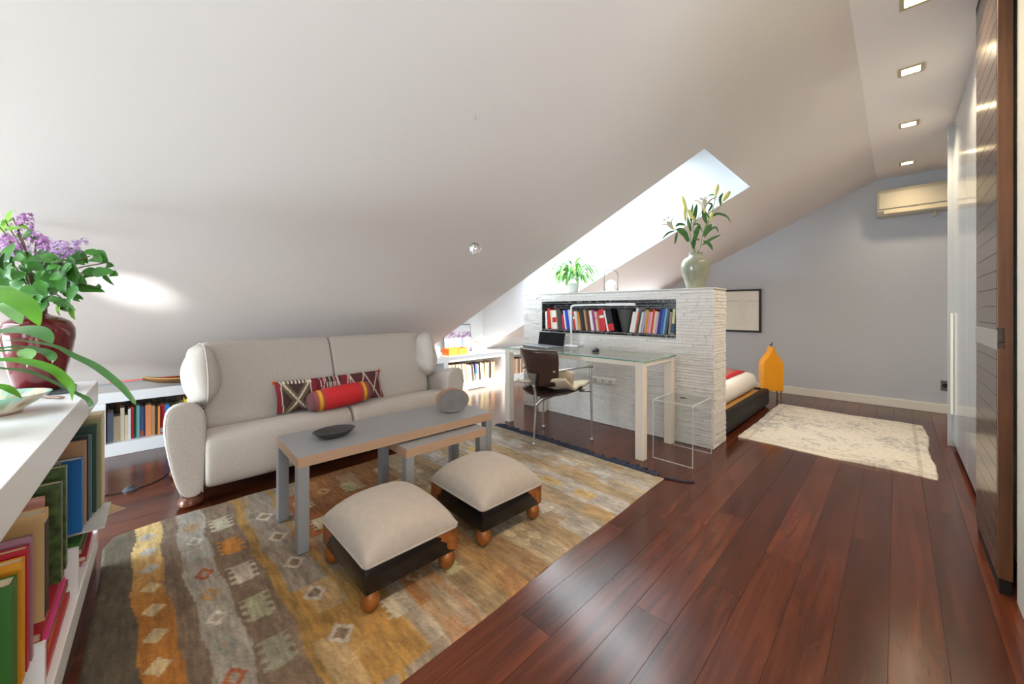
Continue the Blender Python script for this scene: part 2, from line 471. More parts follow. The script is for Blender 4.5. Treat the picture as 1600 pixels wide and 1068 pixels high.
while z < PZ - 0.02:
    z1 = min(z + RH * rnd.choice((0.8, 1, 1.2)), PZ - 0.013)
    def side(lo, hi):
        d = 0.0015 + rnd.random() * 0.006
        box(bm, (PX1 - 0.001, lo + gv_ / 2, z + g / 2), (PX1 + d, hi - gv_ / 2, z1 - g / 2))
    row(PY0 - 0.004, PY1, side); z = z1
obj('end_cladding', bm, TILE, part, kind='stuff')
# black glass mosaic
bm = nbm(); ts = 0.0245; mt = []
def mosaic(u0, u1, v0, v1, put):
    nu, nv = max(1, round((u1 - u0) / ts)), max(1, round((v1 - v0) / ts))
    du, dv = (u1 - u0) / nu, (v1 - v0) / nv
    for i in range(nu):
        for j in range(nv):
            put(u0 + i * du + 0.0018, u0 + (i + 1) * du - 0.0018, v0 + j * dv + 0.0018, v0 + (j + 1) * dv - 0.0018, rnd.choice((0, 0, 0, 1, 1, 2)))
mosaic(NX0, NX1, NZ0, NZ1, lambda a, b, c, d, k: box(bm, (a, NY - 0.005, c), (b, NY, d), k))
mosaic(NX0, NX1, PY0, NY, lambda a, b, c, d, k: (box(bm, (a, c, NZ1 - 0.005), (b, d, NZ1), k), box(bm, (a, c, NZ0), (b, d, NZ0 + 0.005), k)))
mosaic(PY0, NY, NZ0, NZ1, lambda a, b, c, d, k: (box(bm, (NX0, a, c), (NX0 + 0.005, b, d), k), box(bm, (NX1 - 0.005, a, c), (NX1, b, d), k)))
# mosaic border on the face of the wall
mosaic(NX0 - 0.0, NX1 + 0.0, NZ1, NZ1 + 0.024, lambda a, b, c, d, k: box(bm, (a, PY0 - 0.009, c), (b, PY0 - 0.002, d), k))
mosaic(NX0, NX1, NZ0 - 0.024, NZ0, lambda a, b, c, d, k: box(bm, (a, PY0 - 0.009, c), (b, PY0 - 0.002, d), k))
obj('niche_mosaic', bm, [mat('mosaic_black', (24, 24, 28), 0.12, spec=0.8), mat('mosaic_charcoal', (52, 52, 56), 0.15, spec=0.8), mat('mosaic_grey', (92, 92, 96), 0.2)], part, kind='stuff')

# ------------------------------------------------------------------ long low bookshelf under the slope
SX, SB = -4.33, -4.80
sh = thing('low_bookshelf', 'long low white built-in bookshelf along the foot of the sloping ceiling', 'bookshelf', (SX, 0, 0))
obj('top_board', bbox((SB - SX, -2.75, 0.42), (0, 6.36, 0.50), 0.003), WHITE, sh)
obj('plinth', bbox((SB - SX + 0.02, -2.75, 0), (-0.001, 6.36, 0.10), 0.003), WHITE, sh)
obj('back_panel', bbox((SB - SX, -2.75, 0.10), (SB - SX + 0.03, 6.36, 0.42)), WHITE, sh)
DIV = [(-2.75, -2.3), (-1.3, -1.24), (-0.21, -0.12), (0.93, 0.99), (1.98, 2.04), (3.03, 3.10), (4.11, 4.18), (5.2, 5.26), (6.28, 6.36)]
for a, b in DIV:
    obj('divider', bbox((SB - SX + 0.03, a, 0.10), (-0.0005, b, 0.42)), WHITE, sh)

# ------------------------------------------------------------------ wardrobe: white doors, end panel, dark planked sliding door
wd = thing('wardrobe', 'tall built-in white wardrobe with glossy doors and slim vertical pull on the right wall', 'wardrobe', (0.34, 3.1, 0))
GLW = mat('gloss_white', (172, 176, 179), 0.12, spec=0.6)
obj('carcass', bbox((0.03, -0.7, 0), (0.6, 1.83, 2.69)), WHITE, wd)
obj('door', bbox((-0.005, 0.905, 0.05), (0.02, 1.80, 2.68), 0.002), GLW, wd)
obj('door', bbox((-0.005, 0.0, 0.05), (0.02, 0.90, 2.68), 0.002), GLW, wd)
obj('toe_kick', bbox((0.015, -0.7, 0), (0.03, 1.80, 0.05)), mat('dark_gap', (20, 15, 12), 0.6), wd)
obj('end_panel', bbox((-0.035, 1.80, 0), (0.6, 1.835, 2.69), 0.003), GLW, wd)
obj('handle', bbox((-0.022, 1.72, 0.28), (-0.006, 1.76, 1.12), 0.004), mat('handle_white', (236, 234, 226), 0.3), wd)
# dark sliding door with horizontal boards
dd = thing('sliding_door', 'tall dark brown sliding door of horizontal boards with notched finger pull', 'door', (0.29, 2.5, 0))
z = 0.06; k = 0
DW = mat('dark_varnished_board', (78, 62, 50), 0.2, var=0.25, vscale=5, stretch=(6, 1.2, 12), spec=0.75, metal=0.25)
while z < 2.66:
    z1 = min(z + 0.0735, 2.66)
    y0 = 0.02
    if 1.07 > z1 and z > 0.9: y0 = 0.02
    obj('board', bbox((0, y0, z + 0.0008), (0.04, 0.595, z1 - 0.0008), 0.0012, 1), DW, dd)
    z = z1
BROWN = mat('brown_oak_edge', (98, 62, 38), 0.45, var=0.3, vscale=5, stretch=(10, 10, 0.7))
bm = nbm(); box(bm, (0.001, -0.0, 0.06), (0.039, 0.0195, 0.99)); box(bm, (0.001, 0.0, 1.075), (0.039, 0.0195, 2.66)); box(bm, (0.018, 0.0, 0.99), (0.039, 0.0195, 1.075))
obj('edge_stile', bm, BROWN, dd)
obj('finger_pull', bbox((-0.0016, 0.004, 0.985), (0.0, 0.595, 1.065), 0.0), mat('pull_metal', (150, 146, 136), 0.3, metal=0.6), dd)
obj('bottom_guide', bbox((0.004, 0.0, 0.0), (0.036, 0.58, 0.058)), mat('dark_gap', (20, 15, 12), 0.6), dd)
obj('rail', bbox((0.0, -0.02, 2.662), (0.04, 0.6, 2.70)), mat('dark_gap', (20, 15, 12), 0.6), dd)

# ------------------------------------------------------------------ downlights
LENS = mat('lamp_lens', (255, 240, 210), 0.4, emit=(255, 228, 180), estr=14.0)
DLF = mat('downlight_frame', (196, 186, 150), 0.35, metal=0.5)
dlp = [(0.07, 2.79, 'nearest of the ceiling downlights, half out of the picture'), (0.066, 3.60, 'second of the ceiling downlights counting away from the camera'),
       (0.072, 4.64, 'third of the ceiling downlights counting away from the camera'), (0.08, 5.85, 'farthest ceiling downlight, closest to the blue-grey wall')]
for X_, Y_, lab in dlp:
    t = thing('downlight', 'small square recessed ' + lab if 'downlight' not in lab else 'small square recessed lamp, ' + lab, 'light', (X_, Y_, ZC), group='ceiling downlights')
    bm = nbm(); h, hi = 0.060, 0.042
    for lo, hh in (((-h, -h, -0.006), (h, -hi, 0.0)), ((-h, hi, -0.006), (h, h, 0.0)), ((-h, -hi, -0.006), (-hi, hi, 0.0)), ((hi, -hi, -0.006), (h, hi, 0.0))): box(bm, lo, hh)
    obj('bezel', bm, DLF, t)
    obj('lens', bbox((-hi, -hi, -0.0035), (hi, hi, 0.0)), LENS, t)
    o = lamp('spot', 'SPOT', (X_, Y_, ZC - 0.03), (0, 0, 0), 38 if Y_ < 5 else 14, (1.0, 0.80, 0.55), spot_size=math.radians(140), spot_blend=1.0, shadow_soft_size=0.05)
for Y_ in (1.9, 0.9, -0.2):  # unseen spots added to carry the downlight row on behind the camera
    lamp('spot', 'SPOT', (0.07, Y_, ZC - 0.03), (0, 0, 0), 26, (1.0, 0.80, 0.55), spot_size=math.radians(125), spot_blend=0.8, shadow_soft_size=0.05)

# ------------------------------------------------------------------ air conditioner
ac = thing('air_conditioner', 'cream wall-mounted air conditioner high on the blue-grey wall', 'air conditioner', (0.28, YB, 2.23))
ACM = mat('cream_plastic', (190, 182, 160), 0.4)
bm = nbm(); prism(bm, [(0, 0.0), (-0.17, 0.0), (-0.21, 0.05), (-0.215, 0.25), (-0.19, 0.30), (0, 0.30)], 0, -0.44, 0.44); bevel(bm, 0.008)
obj('casing', bm, ACM, ac)
obj('front_panel', bbox((-0.425, -0.222, 0.075), (0.425, -0.214, 0.255), 0.003), ACM, ac)
obj('flap', bbox((-0.385, -0.216, 0.015), (0.385, -0.2, 0.06), 0.003), mat('cream_flap', (200, 188, 160), 0.45), ac)
bm = tube(nbm(), [(0.02, -0.1, 0.0), (0.02, -0.1, -0.05), (0.0, -0.1, -0.06)], 0.011); obj('drain_pipe', bm, ACM, ac)

# ------------------------------------------------------------------ wall socket, framed print
t = thing('wall_socket', 'grey metal double socket low on the blue-grey wall beside the wardrobe end', 'socket', (0.41, YB, 0.31))
obj('plate', bbox((-0.065, -0.009, -0.055), (0.085, 0, 0.055), 0.003), mat('brushed_plate', (128, 122, 116), 0.35, metal=0.7), t)
for dx in (-0.03, 0.045):
    obj('socket_well', lathe([(0.0, -0.0), (0.024, 0), (0.024, 0.002), (0, 0.002)], 20), BLACK, t, rot=(PI / 2, 0, 0), loc=(dx, -0.009, 0))
pf = thing('framed_print', 'black framed pale drawing hanging on the blue-grey wall above the bed', 'picture', (-1.72, YB, 1.13))
bm = nbm(); W2, H2, f = 0.36, 0.31, 0.026
for lo, hi in (((-W2, -0.03, -H2), (W2, 0, -H2 + f)), ((-W2, -0.03, H2 - f), (W2, 0, H2)), ((-W2, -0.03, -H2 + f), (-W2 + f, 0, H2 - f)), ((W2 - f, -0.03, -H2 + f), (W2, 0, H2 - f))): box(bm, lo, hi)
obj('frame', bm, BLACK, pf)
pm = nbm()
nx_, nz_ = 40, 36
gv = [[pm.verts.new((-W2 + f + i * (2 * W2 - 2 * f) / nx_, -0.024, -H2 + f + j * (2 * H2 - 2 * f) / nz_)) for i in range(nx_ + 1)] for j in range(nz_ + 1)]
for j in range(nz_):
    for i in range(nx_): pm.faces.new((gv[j][i], gv[j][i + 1], gv[j + 1][i + 1], gv[j + 1][i]))
pr = obj('print', pm, mat('print_paper', (212, 204, 196), 0.8, vcol='col', var=0.03, vscale=20), pf)
def printcol(p):
    c = np.tile(np.array([238., 230, 220]), (len(p), 1))
    c[np.abs(p[:, 2] - 0.14) < 0.006] = (212, 206, 200)
    m = (np.abs(p[:, 0] - 0.13) < 0.05 + 0.02 * np.sin(p[:, 2] * 30)) & (np.abs(p[:, 2] + 0.02) < 0.2)
    c[m] = (233, 224, 214)
    return c
painted(pr, printcol)
obj('glazing', bbox((-W2 + f, -0.028, -H2 + f), (W2 - f, -0.0265, H2 - f)), glass_mat('picture_glass', (0.98, 0.99, 0.985, 1), 0.3), pf)
# sockets under the desk
t = thing('triple_socket', 'white triple socket on the tiled partition under the desk', 'socket', (-2.10, PY0 - 0.011, 0.53))
a = atY(925, 588, 3.385); b_ = atY(961, 601, 3.385)
t.location = ((a.x + b_.x) / 2, PY0 - 0.011, (a.z + b_.z) / 2)
hw, hh = abs(b_.x - a.x) / 2, abs(a.z - b_.z) / 2
obj('plate', bbox((-hw, -0.008, -hh), (hw, 0.01, hh), 0.003), mat('socket_white', (226, 222, 214), 0.4), t)
for k in (-1, 0, 1):
    obj('socket_well', lathe([(0, 0), (hh * 0.62, 0), (hh * 0.62, 0.0015), (hh * 0.4, 0.0018), (0, 0.0018)], 20), mat('socket_grey', (180, 176, 170), 0.5), t, rot=(PI / 2, 0, 0), loc=(k * hw * 0.64, -0.008, 0))
# ================================================================== RUGS
rnd = random.Random(5)
nprs = np.random.RandomState(4)
def rug_mesh(x0, x1, y0, y1, nx, ny, warp, h):
    bm = nbm()
    R = []
    for j in range(ny + 1):
        row = []
        for i in range(nx + 1):
            s, t = i / nx, j / ny
            dx, dy, dzv = warp(s, t)
            e = i in (0, nx) or j in (0, ny)
            row.append(bm.verts.new((x0 + (x1 - x0) * s + dx, y0 + (y1 - y0) * t + dy, 0.0006 if e else h + dzv)))
        R.append(row)
    for a, b in zip(R, R[1:]):
        for i in range(nx): bm.faces.new((a[i], a[i + 1], b[i + 1], b[i]))
    return bm
kr = thing('kilim_rug', 'large worn patchwork striped kilim rug in grey, mustard and rust under the coffee table', 'rug', (0, 0, 0))
def kw(s, t):
    ex = 0.004 * math.sin(t * 19) + 0.006 * math.sin(t * 7 + 1) * s
    c = 0.05 * max(0, 1 - (s * 12)) * max(0, 1 - t * 14)
    return (ex + (-0.06) * s * t - 0.03 * (1 - s) * (1 - t) + c, 0.02 * math.sin(s * 5 + 0.7) * (1 - t) * 0.8 + c * 0.8,
            0.0015 * math.sin(t * 60 + 3 * math.sin(s * 9)) + 0.003 * max(0, math.sin(t * 23 + s * 2) - 0.8) * 5 * s)
RUGM = mat('kilim_weave', (150, 130, 110), 0.95, vcol='col', var=0.22, vscale=46, bump=0.6, bscale=230, stretch=(0.35, 1.6, 1))
ro = obj('weave', rug_mesh(-2.80, -1.06, -0.10, 2.575, 250, 400, kw, 0.007), RUGM, kr, smooth=2)
BANDS = [(-.3, .02, (92, 88, 80)), (.02, .12, (180, 122, 50)), (.12, .18, (126, 112, 102)), (.18, .29, (166, 168, 174)), (.29, .425, (130, 115, 105)), (.425, .465, (166, 134, 74)),
         (.465, .605, (150, 144, 142)), (.605, .63, (174, 140, 80)), (.63, .80, (152, 140, 128)), (.80, .95, (160, 104, 54)), (.95, 1.08, (150, 130, 102)), (1.08, 1.2, (166, 126, 82)),
         (1.2, 1.34, (156, 128, 96)), (1.34, 1.5, (172, 160, 142)), (1.5, 1.62, (160, 138, 104)), (1.62, 1.78, (178, 172, 164)), (1.78, 1.92, (166, 152, 126)), (1.92, 2.1, (184, 180, 176)),
         (2.1, 2.22, (178, 160, 130)), (2.22, 2.42, (182, 178, 172)), (2.42, 3.0, (164, 154, 138))]  # far bands are kept pale to include the skylight's reflection
def rugcol(p):
    X, Y = p[:, 0], p[:, 1]
    yy = Y + 0.006 * np.sin(X * 17) + 0.008 * np.sin(X * 5.3 + 1)
    c = np.zeros((len(p), 3))
    for a, b, col in BANDS:
        c[(yy >= a) & (yy < b)] = col
    s = (X + 2.8) / 1.74
    # the mustard band fades to straw towards the sofa, grey ground turns mustard towards the open edge
    m = (yy >= .02) & (yy < .12)
    f = np.clip((0.45 - s) / 0.3, 0, 1)[:, None]
    c = np.where(m[:, None], c * (1 - f) + np.array([206., 186, 134]) * f, c)
    m = (yy >= .465) & (yy < .80) & (s > 0.62) & (s < 0.97)
    c[m & (yy < 0.74)] = (178, 138, 72)
    m = (yy >= .66) & (yy < .98) & (s < 0.42); c[m & (s > .1)] = (158, 98, 52)
    m = (yy >= .95) & (yy < 1.35) & (s < 0.3); c[m] = (150, 104, 60)
    # irregular re-woven patches
    r = np.random.RandomState(12)
    for _ in range(70):
        cx, cy = r.uniform(-2.8, -1.1), r.uniform(0.45, 2.55)
        w_, h_ = r.uniform(.05, .2), r.uniform(.025, .06)
        col = np.array([(206, 156, 86), (196, 192, 188), (160, 112, 62), (176, 180, 188), (150, 138, 120), (200, 170, 120)][r.randint(6)], float)
        m = (np.abs(X - cx) < w_) & (np.abs(yy - cy) < h_)
        c[m] = c[m] * 0.6 + col * 0.4
    def diamond(cx, cy, a, b, col, ring=0.0):
        d = np.abs(X - cx) / a + np.abs(Y - cy) / b
        m = d < 1
        if ring: m &= d > ring
        c[m] = col
    def castle(cx, cy, a, b, col):
        m = (np.abs(X - cx) < a) & (np.abs(Y - cy) < b)
        tooth = (np.abs(Y - cy) > b * 0.62) & (np.sin((X - cx) / a * PI * 3.5) < 0)
        c[m & ~tooth] = col
    for i, cx in enumerate(np.arange(-2.66, -1.2, 0.165)):
        diamond(cx, .07, 0.045, 0.036, (204, 192, 160) if cx > -2.2 else (176, 182, 192))
        diamond(cx + .05, .235, 0.05, 0.035, [(190, 152, 104), (198, 206, 214), (150, 170, 176), (176, 96, 60)][i % 4])
        diamond(cx + .05, .235, 0.026, 0.018, (168, 160, 156))
    for i, cx in enumerate(np.arange(-2.55, -1.2, 0.27)):
        castle(cx, .355, 0.075, 0.05, [(186, 188, 180), (200, 138, 60), (190, 190, 192), (168, 176, 160), (150, 156, 150)][i % 5])
        diamond(cx + .08, .535, 0.06, 0.045, (200, 198, 196)); diamond(cx + .08, .535, 0.034, 0.026, (140, 122, 106))
        castle(cx + .1, .73, 0.06, 0.045, (200, 196, 184)); diamond(cx, .875, 0.05, 0.042, (186, 160, 124)); diamond(cx, .875, .03, .025, (166, 116, 62))
        castle(cx + .05, 1.015, 0.07, 0.045, (182, 182, 150))
        castle(cx - .03, 1.27, 0.06, 0.045, (196, 182, 158))
        for a_ in (-.05, .05):
            for b_ in (-.04, .04): diamond(cx + .12 + a_, 1.42 + b_, 0.05, 0.035, (200, 190, 166))
        castle(cx, 1.7, .08, .05, (204, 198, 190)); castle(cx + .1, 2.0, .07, .045, (206, 178, 120)); castle(cx, 2.33, .08, .05, (196, 196, 196))
    # wear: faded, uneven wool with dark threads across the bands
    wear = 0.55 * vnoise(X, Y, 6, 8) + 0.45 * vnoise(X, Y, 17, 9)
    c = c * (1 + 0.10 * wear)[:, None]
    g = c.mean(1, keepdims=True)
    c = c * 0.9 + (g * 0.5 + np.array([140., 120, 92]) * 0.5) * 0.1
    thread = vnoise(X * 0.12, Y, 90, 10) * 0.6 + vnoise(X * 0.3, Y, 60, 11) * 0.4
    c = c * (0.93 + 0.13 * thread)[:, None] * (0.93 + 0.14 * nprs.rand(len(p)))[:, None]
    return np.clip(c * np.where((Y > 1.5)[:, None], np.array([0.93, 0.90, 0.87]), np.array([0.93, 0.87, 0.78])), 0, 255)  # cooler tint at the far end paints in reflected skylight
painted(ro, rugcol)
bm = nbm()
for i in range(150):
    s = i / 149
    x = -2.80 + 1.68 * s - 0.05 * s; a = rnd.uniform(-0.6, 0.6); l = rnd.uniform(0.03, 0.10); y = 2.572
    pts = [(x, y - 0.01, 0.008), (x + 0.3 * a * l, y + l * 0.4, 0.011), (x + a * l, y + l, 0.004)]
    tube(bm, pts, [0.006, 0.008, 0.004], 5)
tube(bm, [(-1.12, 2.58, 0.006), (-1.06, 2.60, 0.005), (-0.99, 2.62, 0.005), (-0.95, 2.66, 0.005)], 0.006, 5)
obj('fringe', bm, mat('navy_fringe', (40, 46, 66), 0.95), kr, kind='stuff')

br = thing('pale_rug', 'cream and grey faded wool rug lying alone by the blue-grey wall', 'rug', (0, 0, 0))
def bw(s, t):
    return (0.014 * math.sin(t * 11) * (s - .3) + 0.0025 * math.sin(t * 37), 0.014 * math.sin(s * 9) + 0.004 * math.sin(s * 31) + 0.05 * s * t * -1.2 + .03 * (1 - s) * (1 - t),
            0.02 * max(0, 1 - t * 9) * max(0, math.sin(s * 8 + 2.2)) ** 2 + 0.001 * math.sin(s * 50) * math.sin(t * 44))
ro = obj('weave', rug_mesh(-1.01, 0.195, 3.845, 5.58, 180, 240, bw, 0.009), mat('pale_wool', (214, 200, 178), 0.98, vcol='col', var=0.12, vscale=60, bump=0.7, bscale=260), br, smooth=2)
def palecol(p):
    X, Y = p[:, 0], p[:, 1]
    n = 0.5 * vnoise(X, Y, 9, 1) + 0.7 * vnoise(X, Y, 26, 2) + 0.9 * vnoise(X, Y, 70, 3) + 0.8 * vnoise(X, Y, 3, 5) + 0.5 * (nprs.rand(len(p)) - 0.5)
    k = np.clip((n - 0.1) / 1.3, 0, 1)[:, None]
    c = np.array([198., 190, 176]) * (1 - k) + np.array([142., 138, 136]) * k
    m = ((np.abs(X - .12) < .012) | (np.abs(X + .93) < .012) | (np.abs(Y - 3.93) < .012) | (np.abs(Y - 5.48) < .012))
    c[m] = c[m] * 0.9
    return c
painted(ro, palecol)

# ================================================================== SOFA
FS = mat('sofa_underside', (20, 17, 16), 0.9)
sf = thing('sofa', 'two-seat grey-beige linen sofa with rounded arms and wing pillows under the slope', 'sofa', (-3.2, 1.19, 0))
OX, OY = -3.2, 1.19
arm_px = [(283, 785), (272, 755), (262, 721), (256, 690), (254, 667), (257, 646), (264, 636), (276, 630), (294, 627), (310, 630), (319, 638), (323, 652), (323, 680), (320.5, 716), (319, 750), (318.5, 781)]
AX = -2.9
prof = [(p.y, p.z) for p in (atX(x, y, AX) for x, y in arm_px)]
cy = sum(p[0] for p in prof) / len(prof); cz = 0.34
def arm_bm(mirror):
    rings = []
    for xx, s, dzv in ((-2.872, 0.80, 0), (-2.876, 0.90, 0), (-2.888, 0.97, 0), (-2.91, 1.0, 0), (-3.1, 1.0, -0.04), (-3.35, 1.0, -0.095), (-3.56, 1.0, -0.14), (-3.6, 0.93, -0.15), (-3.61, 0.8, -0.15)):
        r = []
        for (y, z) in prof:
            yy = cy + (y - cy) * s + (0.05 * (-2.91 - xx) if y < cy else 0); zz = max(0.06, cz + (z - cz) * (1 - (1 - s) * 0.35) + (dzv if z > 0.3 else 0))
            if mirror: yy = 2 * OY - yy
            r.append((xx - OX, yy - OY, zz))
        rings.append(r)
    return loft(nbm(), rings)
for m_ in (False, True):
    a = obj('arm', arm_bm(m_), LINEN, sf, smooth=True)
    md = a.modifiers.new('round', 'SUBSURF'); md.levels = 2; md.render_levels = 2
    rp = [((cy + (y - cy) * 0.90 if not m_ else 2 * OY - cy - (y - cy) * 0.90) - OY, max(0.078, cz + (z - cz) * 0.955)) for y, z in prof]
    obj('piping', tube(nbm(), smooth_path([(-2.8795 - OX, y, z) for y, z in rp], 4), 0.0035, 6), LINEN, a, smooth=2)
def yl(prof_xz, y0, y1, r=0.03, bulge=0.012):
    n = 10
    ccx = sum(p[0] for p in prof_xz) / len(prof_xz); ccz = sum(p[1] for p in prof_xz) / len(prof_xz)
    rings = []
    T = [(0, 0.86), (0.006, 0.94), (0.018, 0.985), (0.04, 1.0)] 
    ys_ = [(y0 + d, s) for d, s in T] + [(y0 + (y1 - y0) * k, 1.0 + bulge * math.sin(PI * k)) for k in (0.25, 0.5, 0.75)] + [(y1 - d, s) for d, s in T[::-1]]
    for y, s in ys_:
        rings.append([((ccx + (px - ccx) * s) - OX, y - OY, ccz + (pz - ccz) * s) for px, pz in prof_xz])
    return loft(nbm(), rings)
seatp = [(-3.30, .30), (-3.18, .362), (-3.06, .405), (-2.97, .424), (-2.90, .415), (-2.862, .375), (-2.846, .30), (-2.845, .21), (-2.855, .13), (-2.885, .085), (-2.95, .078), (-3.1, .10), (-3.3, .12)]
backp = [(-3.13, .30), (-3.145, .42), (-3.20, .58), (-3.285, .78), (-3.335, .89), (-3.365, .92), (-3.42, .925), (-3.47, .90), (-3.49, .84), (-3.46, .6), (-3.42, .30)]
yA = max(p[0] for p in prof) - 0.012
yE = 2 * OY - yA
for y0, y1 in ((yA, OY - 0.001), (OY + 0.001, yE)):
    a = obj('seat_cushion', yl(seatp, y0, y1), LINEN, sf, smooth=True); md = a.modifiers.new('round', 'SUBSURF'); md.levels = 2; md.render_levels = 2
for y0, y1 in ((yA + 0.03, OY - 0.001), (OY + 0.001, yE - 0.03)):
    a = obj('back_cushion', yl(backp, y0, y1, bulge=0.02), LINEN, sf, smooth=True); md = a.modifiers.new('round', 'SUBSURF'); md.levels = 2; md.render_levels = 2
obj('base_frame', bbox((-3.56 - OX, 0.30 - OY, 0.09), (-2.95 - OX, 2.08 - OY, 0.26)), FS, sf)
obj('outer_back', bbox((-3.60 - OX, 0.30 - OY, 0.09), (-3.46 - OX, 2.08 - OY, 0.70), 0.04), LINEN, sf, smooth=True)
for sgn in (-1, 1):
    bm = pillow_bm(0.34, 0.42, 0.17, 20, 14, 2.6, 0.0, 0.75)
    for v in bm.verts:
        v.co.y += 0.012 * math.sin(v.co.x * 30 + v.co.z * 22) * abs(v.co.y) / 0.1
    o = obj('wing_pillow', bm, LINEN, sf, smooth=2, loc=(-3.24 - OX, sgn * (OY - 0.34), 0.715), rot=(0, math.radians(-14), sgn * -0.12))
    sq = [(max(-1, min(1, 1.42 * math.cos(t))), max(-1, min(1, 1.42 * math.sin(t)))) for t in [2 * PI * k / 48 for k in range(49)]]
    bm = tube(nbm(), [(0.17 * u_ * math.sqrt(1 - 0.375 * v_ * v_), 0.0, 0.21 * v_ * math.sqrt(1 - 0.375 * u_ * u_)) for u_, v_ in sq], 0.004, 6)
    obj('piping', bm, LINEN, o, smooth=2)
FEET = mat('turned_wood_foot', (96, 50, 28), 0.25, var=0.2, vscale=12)
for fx in (-2.93, -3.5):
    for fy in (0.262, 2 * OY - 0.262):
        obj('foot', lathe([(0.0, 0.0), (0.045, 0.0), (0.062, 0.018), (0.062, 0.036), (0.045, 0.058), (0.0, 0.06)], 24, (fx - OX, fy - OY, 0.001)), FEET, sf, smooth=True)

# kilim lumbar cushion
kc = thing('kilim_cushion', 'long lumbar cushion in dark red kilim with white diagonal crosses, leaning on the sofa back', 'cushion', (-3.052, 1.115, 0.532), rot=(0, 0, PI / 2))
bm = pillow_bm(0.78, 0.225, 0.10, 130, 40, 4, 0.03)
bmesh.ops.rotate(bm, verts=bm.verts[:], cent=(0, 0, 0), matrix=Matrix.Rotation(math.radians(-22), 3, 'X'))
o = obj('cover', bm, mat('kilim_cushion_weave', (120, 40, 45), 0.95, vcol='col', var=0.15, vscale=90, bump=0.4, bscale=300), kc, smooth=2)
def cushcol(p):
    X = p[:, 0]; Z = (p[:, 2] * math.cos(math.radians(22)) + p[:, 1] * -math.sin(math.radians(22)))
    c = np.tile(np.array([122., 34, 44]), (len(p), 1))
    def panel(x0, x1, col):
        m = (X > x0) & (X < x1) & (np.abs(Z) < 0.095); c[m] = col
    panel(-.35, -.17, (66, 44, 42)); panel(.12, .36, (86, 42, 44)); panel(-.13, -.10, (96, 30, 40)); panel(-.06, .0, (60, 38, 40)); panel(.02, .05, (60, 34, 38))
    m = (X > -.35) & (X < -.17) & (np.abs(np.abs(Z) - np.abs(X + .26)) < .03); c[m] = (96, 84, 60)
    def line(x0, z0, x1, z1, w=.0065, col=(206, 186, 172)):
        d = np.array([x1 - x0, z1 - z0]); L = np.hypot(*d); d = d / L
        t = (X - x0) * d[0] + (Z - z0) * d[1]; n = np.abs(-(X - x0) * d[1] + (Z - z0) * d[0])
        c[(t > 0) & (t < L) & (n < w * .68)] = col
    line(-.35, -.095, -.17, .095); line(-.35, .095, -.17, -.095)
    for a, b in ((.12, .24), (.24, .36)):
        line(a, -.095, b, .095); line(a, .095, b, -.095)
    for x in (-.352, -.168, .12, .362): line(x, -.095, x, .095, .004)
    for x in (-.1, -.06, -.03, .0): line(x, -.095, x + .03, .095, .004); line(x + .03, -.095, x, .095, .004)
    line(.02, .095, .07, -.02, .005); line(.07, -.02, .11, .095, .005)
    m = (np.abs(np.abs(Z) - .088) < .005) & (np.sin(X * 260) > 0) & (X < -.15); c[m] = (210, 196, 180)
    return c
painted(o, cushcol)
TAS = mat('orange_tassel', (214, 110, 40), 0.9)
for sx_, sz_ in ((-1, 1), (1, 1)):
    obj('tassel', lathe([(0, -0.02), (0.009, -0.01), (0.007, 0.008), (0, 0.012)], 10, (sx_ * 0.395, 0.045 * sz_, 0.105 * sz_)), TAS, kc, smooth=True)

# bolster
bl = thing('bolster', 'round red bolster cushion with two yellow bands in front of the kilim cushion', 'cushion', (-2.928, 1.125, 0.506), rot=(0, math.radians(-4), PI / 2))
bm = nbm()
prof_b = [(-.235, .0), (-.232, .03), (-.222, .055), (-.19, .07), (-.1, .078), (0, .08), (.1, .078), (.19, .07), (.222, .055), (.232, .03), (.235, .0)]
P_ = smooth_path([(a, 0, b) for a, b in prof_b], 5)
rings = [[(p.x, max(p.z, 1e-4) * math.cos(2 * PI * i / 28), max(p.z, 1e-4) * math.sin(2 * PI * i / 28)) for i in range(28)] for p in P_]
def seg_rings(a, b): return [r for r in rings if a <= r[0][0] <= b]
loft(bm, rings)
o = obj('cover', bm, mat('bolster_cotton', (190, 40, 40), 0.85, vcol='col', var=0.08, vscale=60, bump=0.2, bscale=300), bl, smooth=2)
def bolcol(p):
    a = np.abs(p[:, 0]); c = np.tile(np.array([196., 38, 42]), (len(p), 1))
    c[(a > .125)] = (150, 60, 60); c[(a > .145) & (a < .172)] = (232, 168, 22); c[(a >= .172)] = (140, 72, 66); c[a > .195] = (104, 62, 66)
    return c
painted(o, bolcol)

# ================================================================== NESTED COFFEE TABLES
GREYT = mat('grey_laminate', (140, 140, 142), 0.35)
GREYL = mat('grey_leg', (128, 127, 128), 0.5)
EDGEW = mat('beech_edge', (164, 132, 106), 0.5, var=0.1, vscale=14, stretch=(1, 0.3, 40))
def coffee(label, loc, w_, l_, h_, ap, lg, rz=0.0):
    t = thing('coffee_table', label, 'table', loc, rz)
    obj('tabletop', bbox((-w_ + 0.0008, 0.0008, h_ - 0.002), (-0.0008, l_ - 0.0008, h_)), GREYT, t)
    obj('edge_band', bbox((-w_, 0, h_ - ap), (0, l_, h_ - 0.0021), 0.001, 1), EDGEW, t)
    for x in (-lg, -w_):
        for y in (0.0, l_ - lg):
            obj('leg', bbox((x, y, 0.001), (x + lg, y + lg, h_ - ap), 0.0015, 1), GREYL, t)
    return t
coffee('long narrow grey coffee table with pale wood edges in front of the sofa', (-1.962, 0.558, 0.009), 0.425, 1.172, 0.452, 0.05, 0.05, math.radians(-2.0))
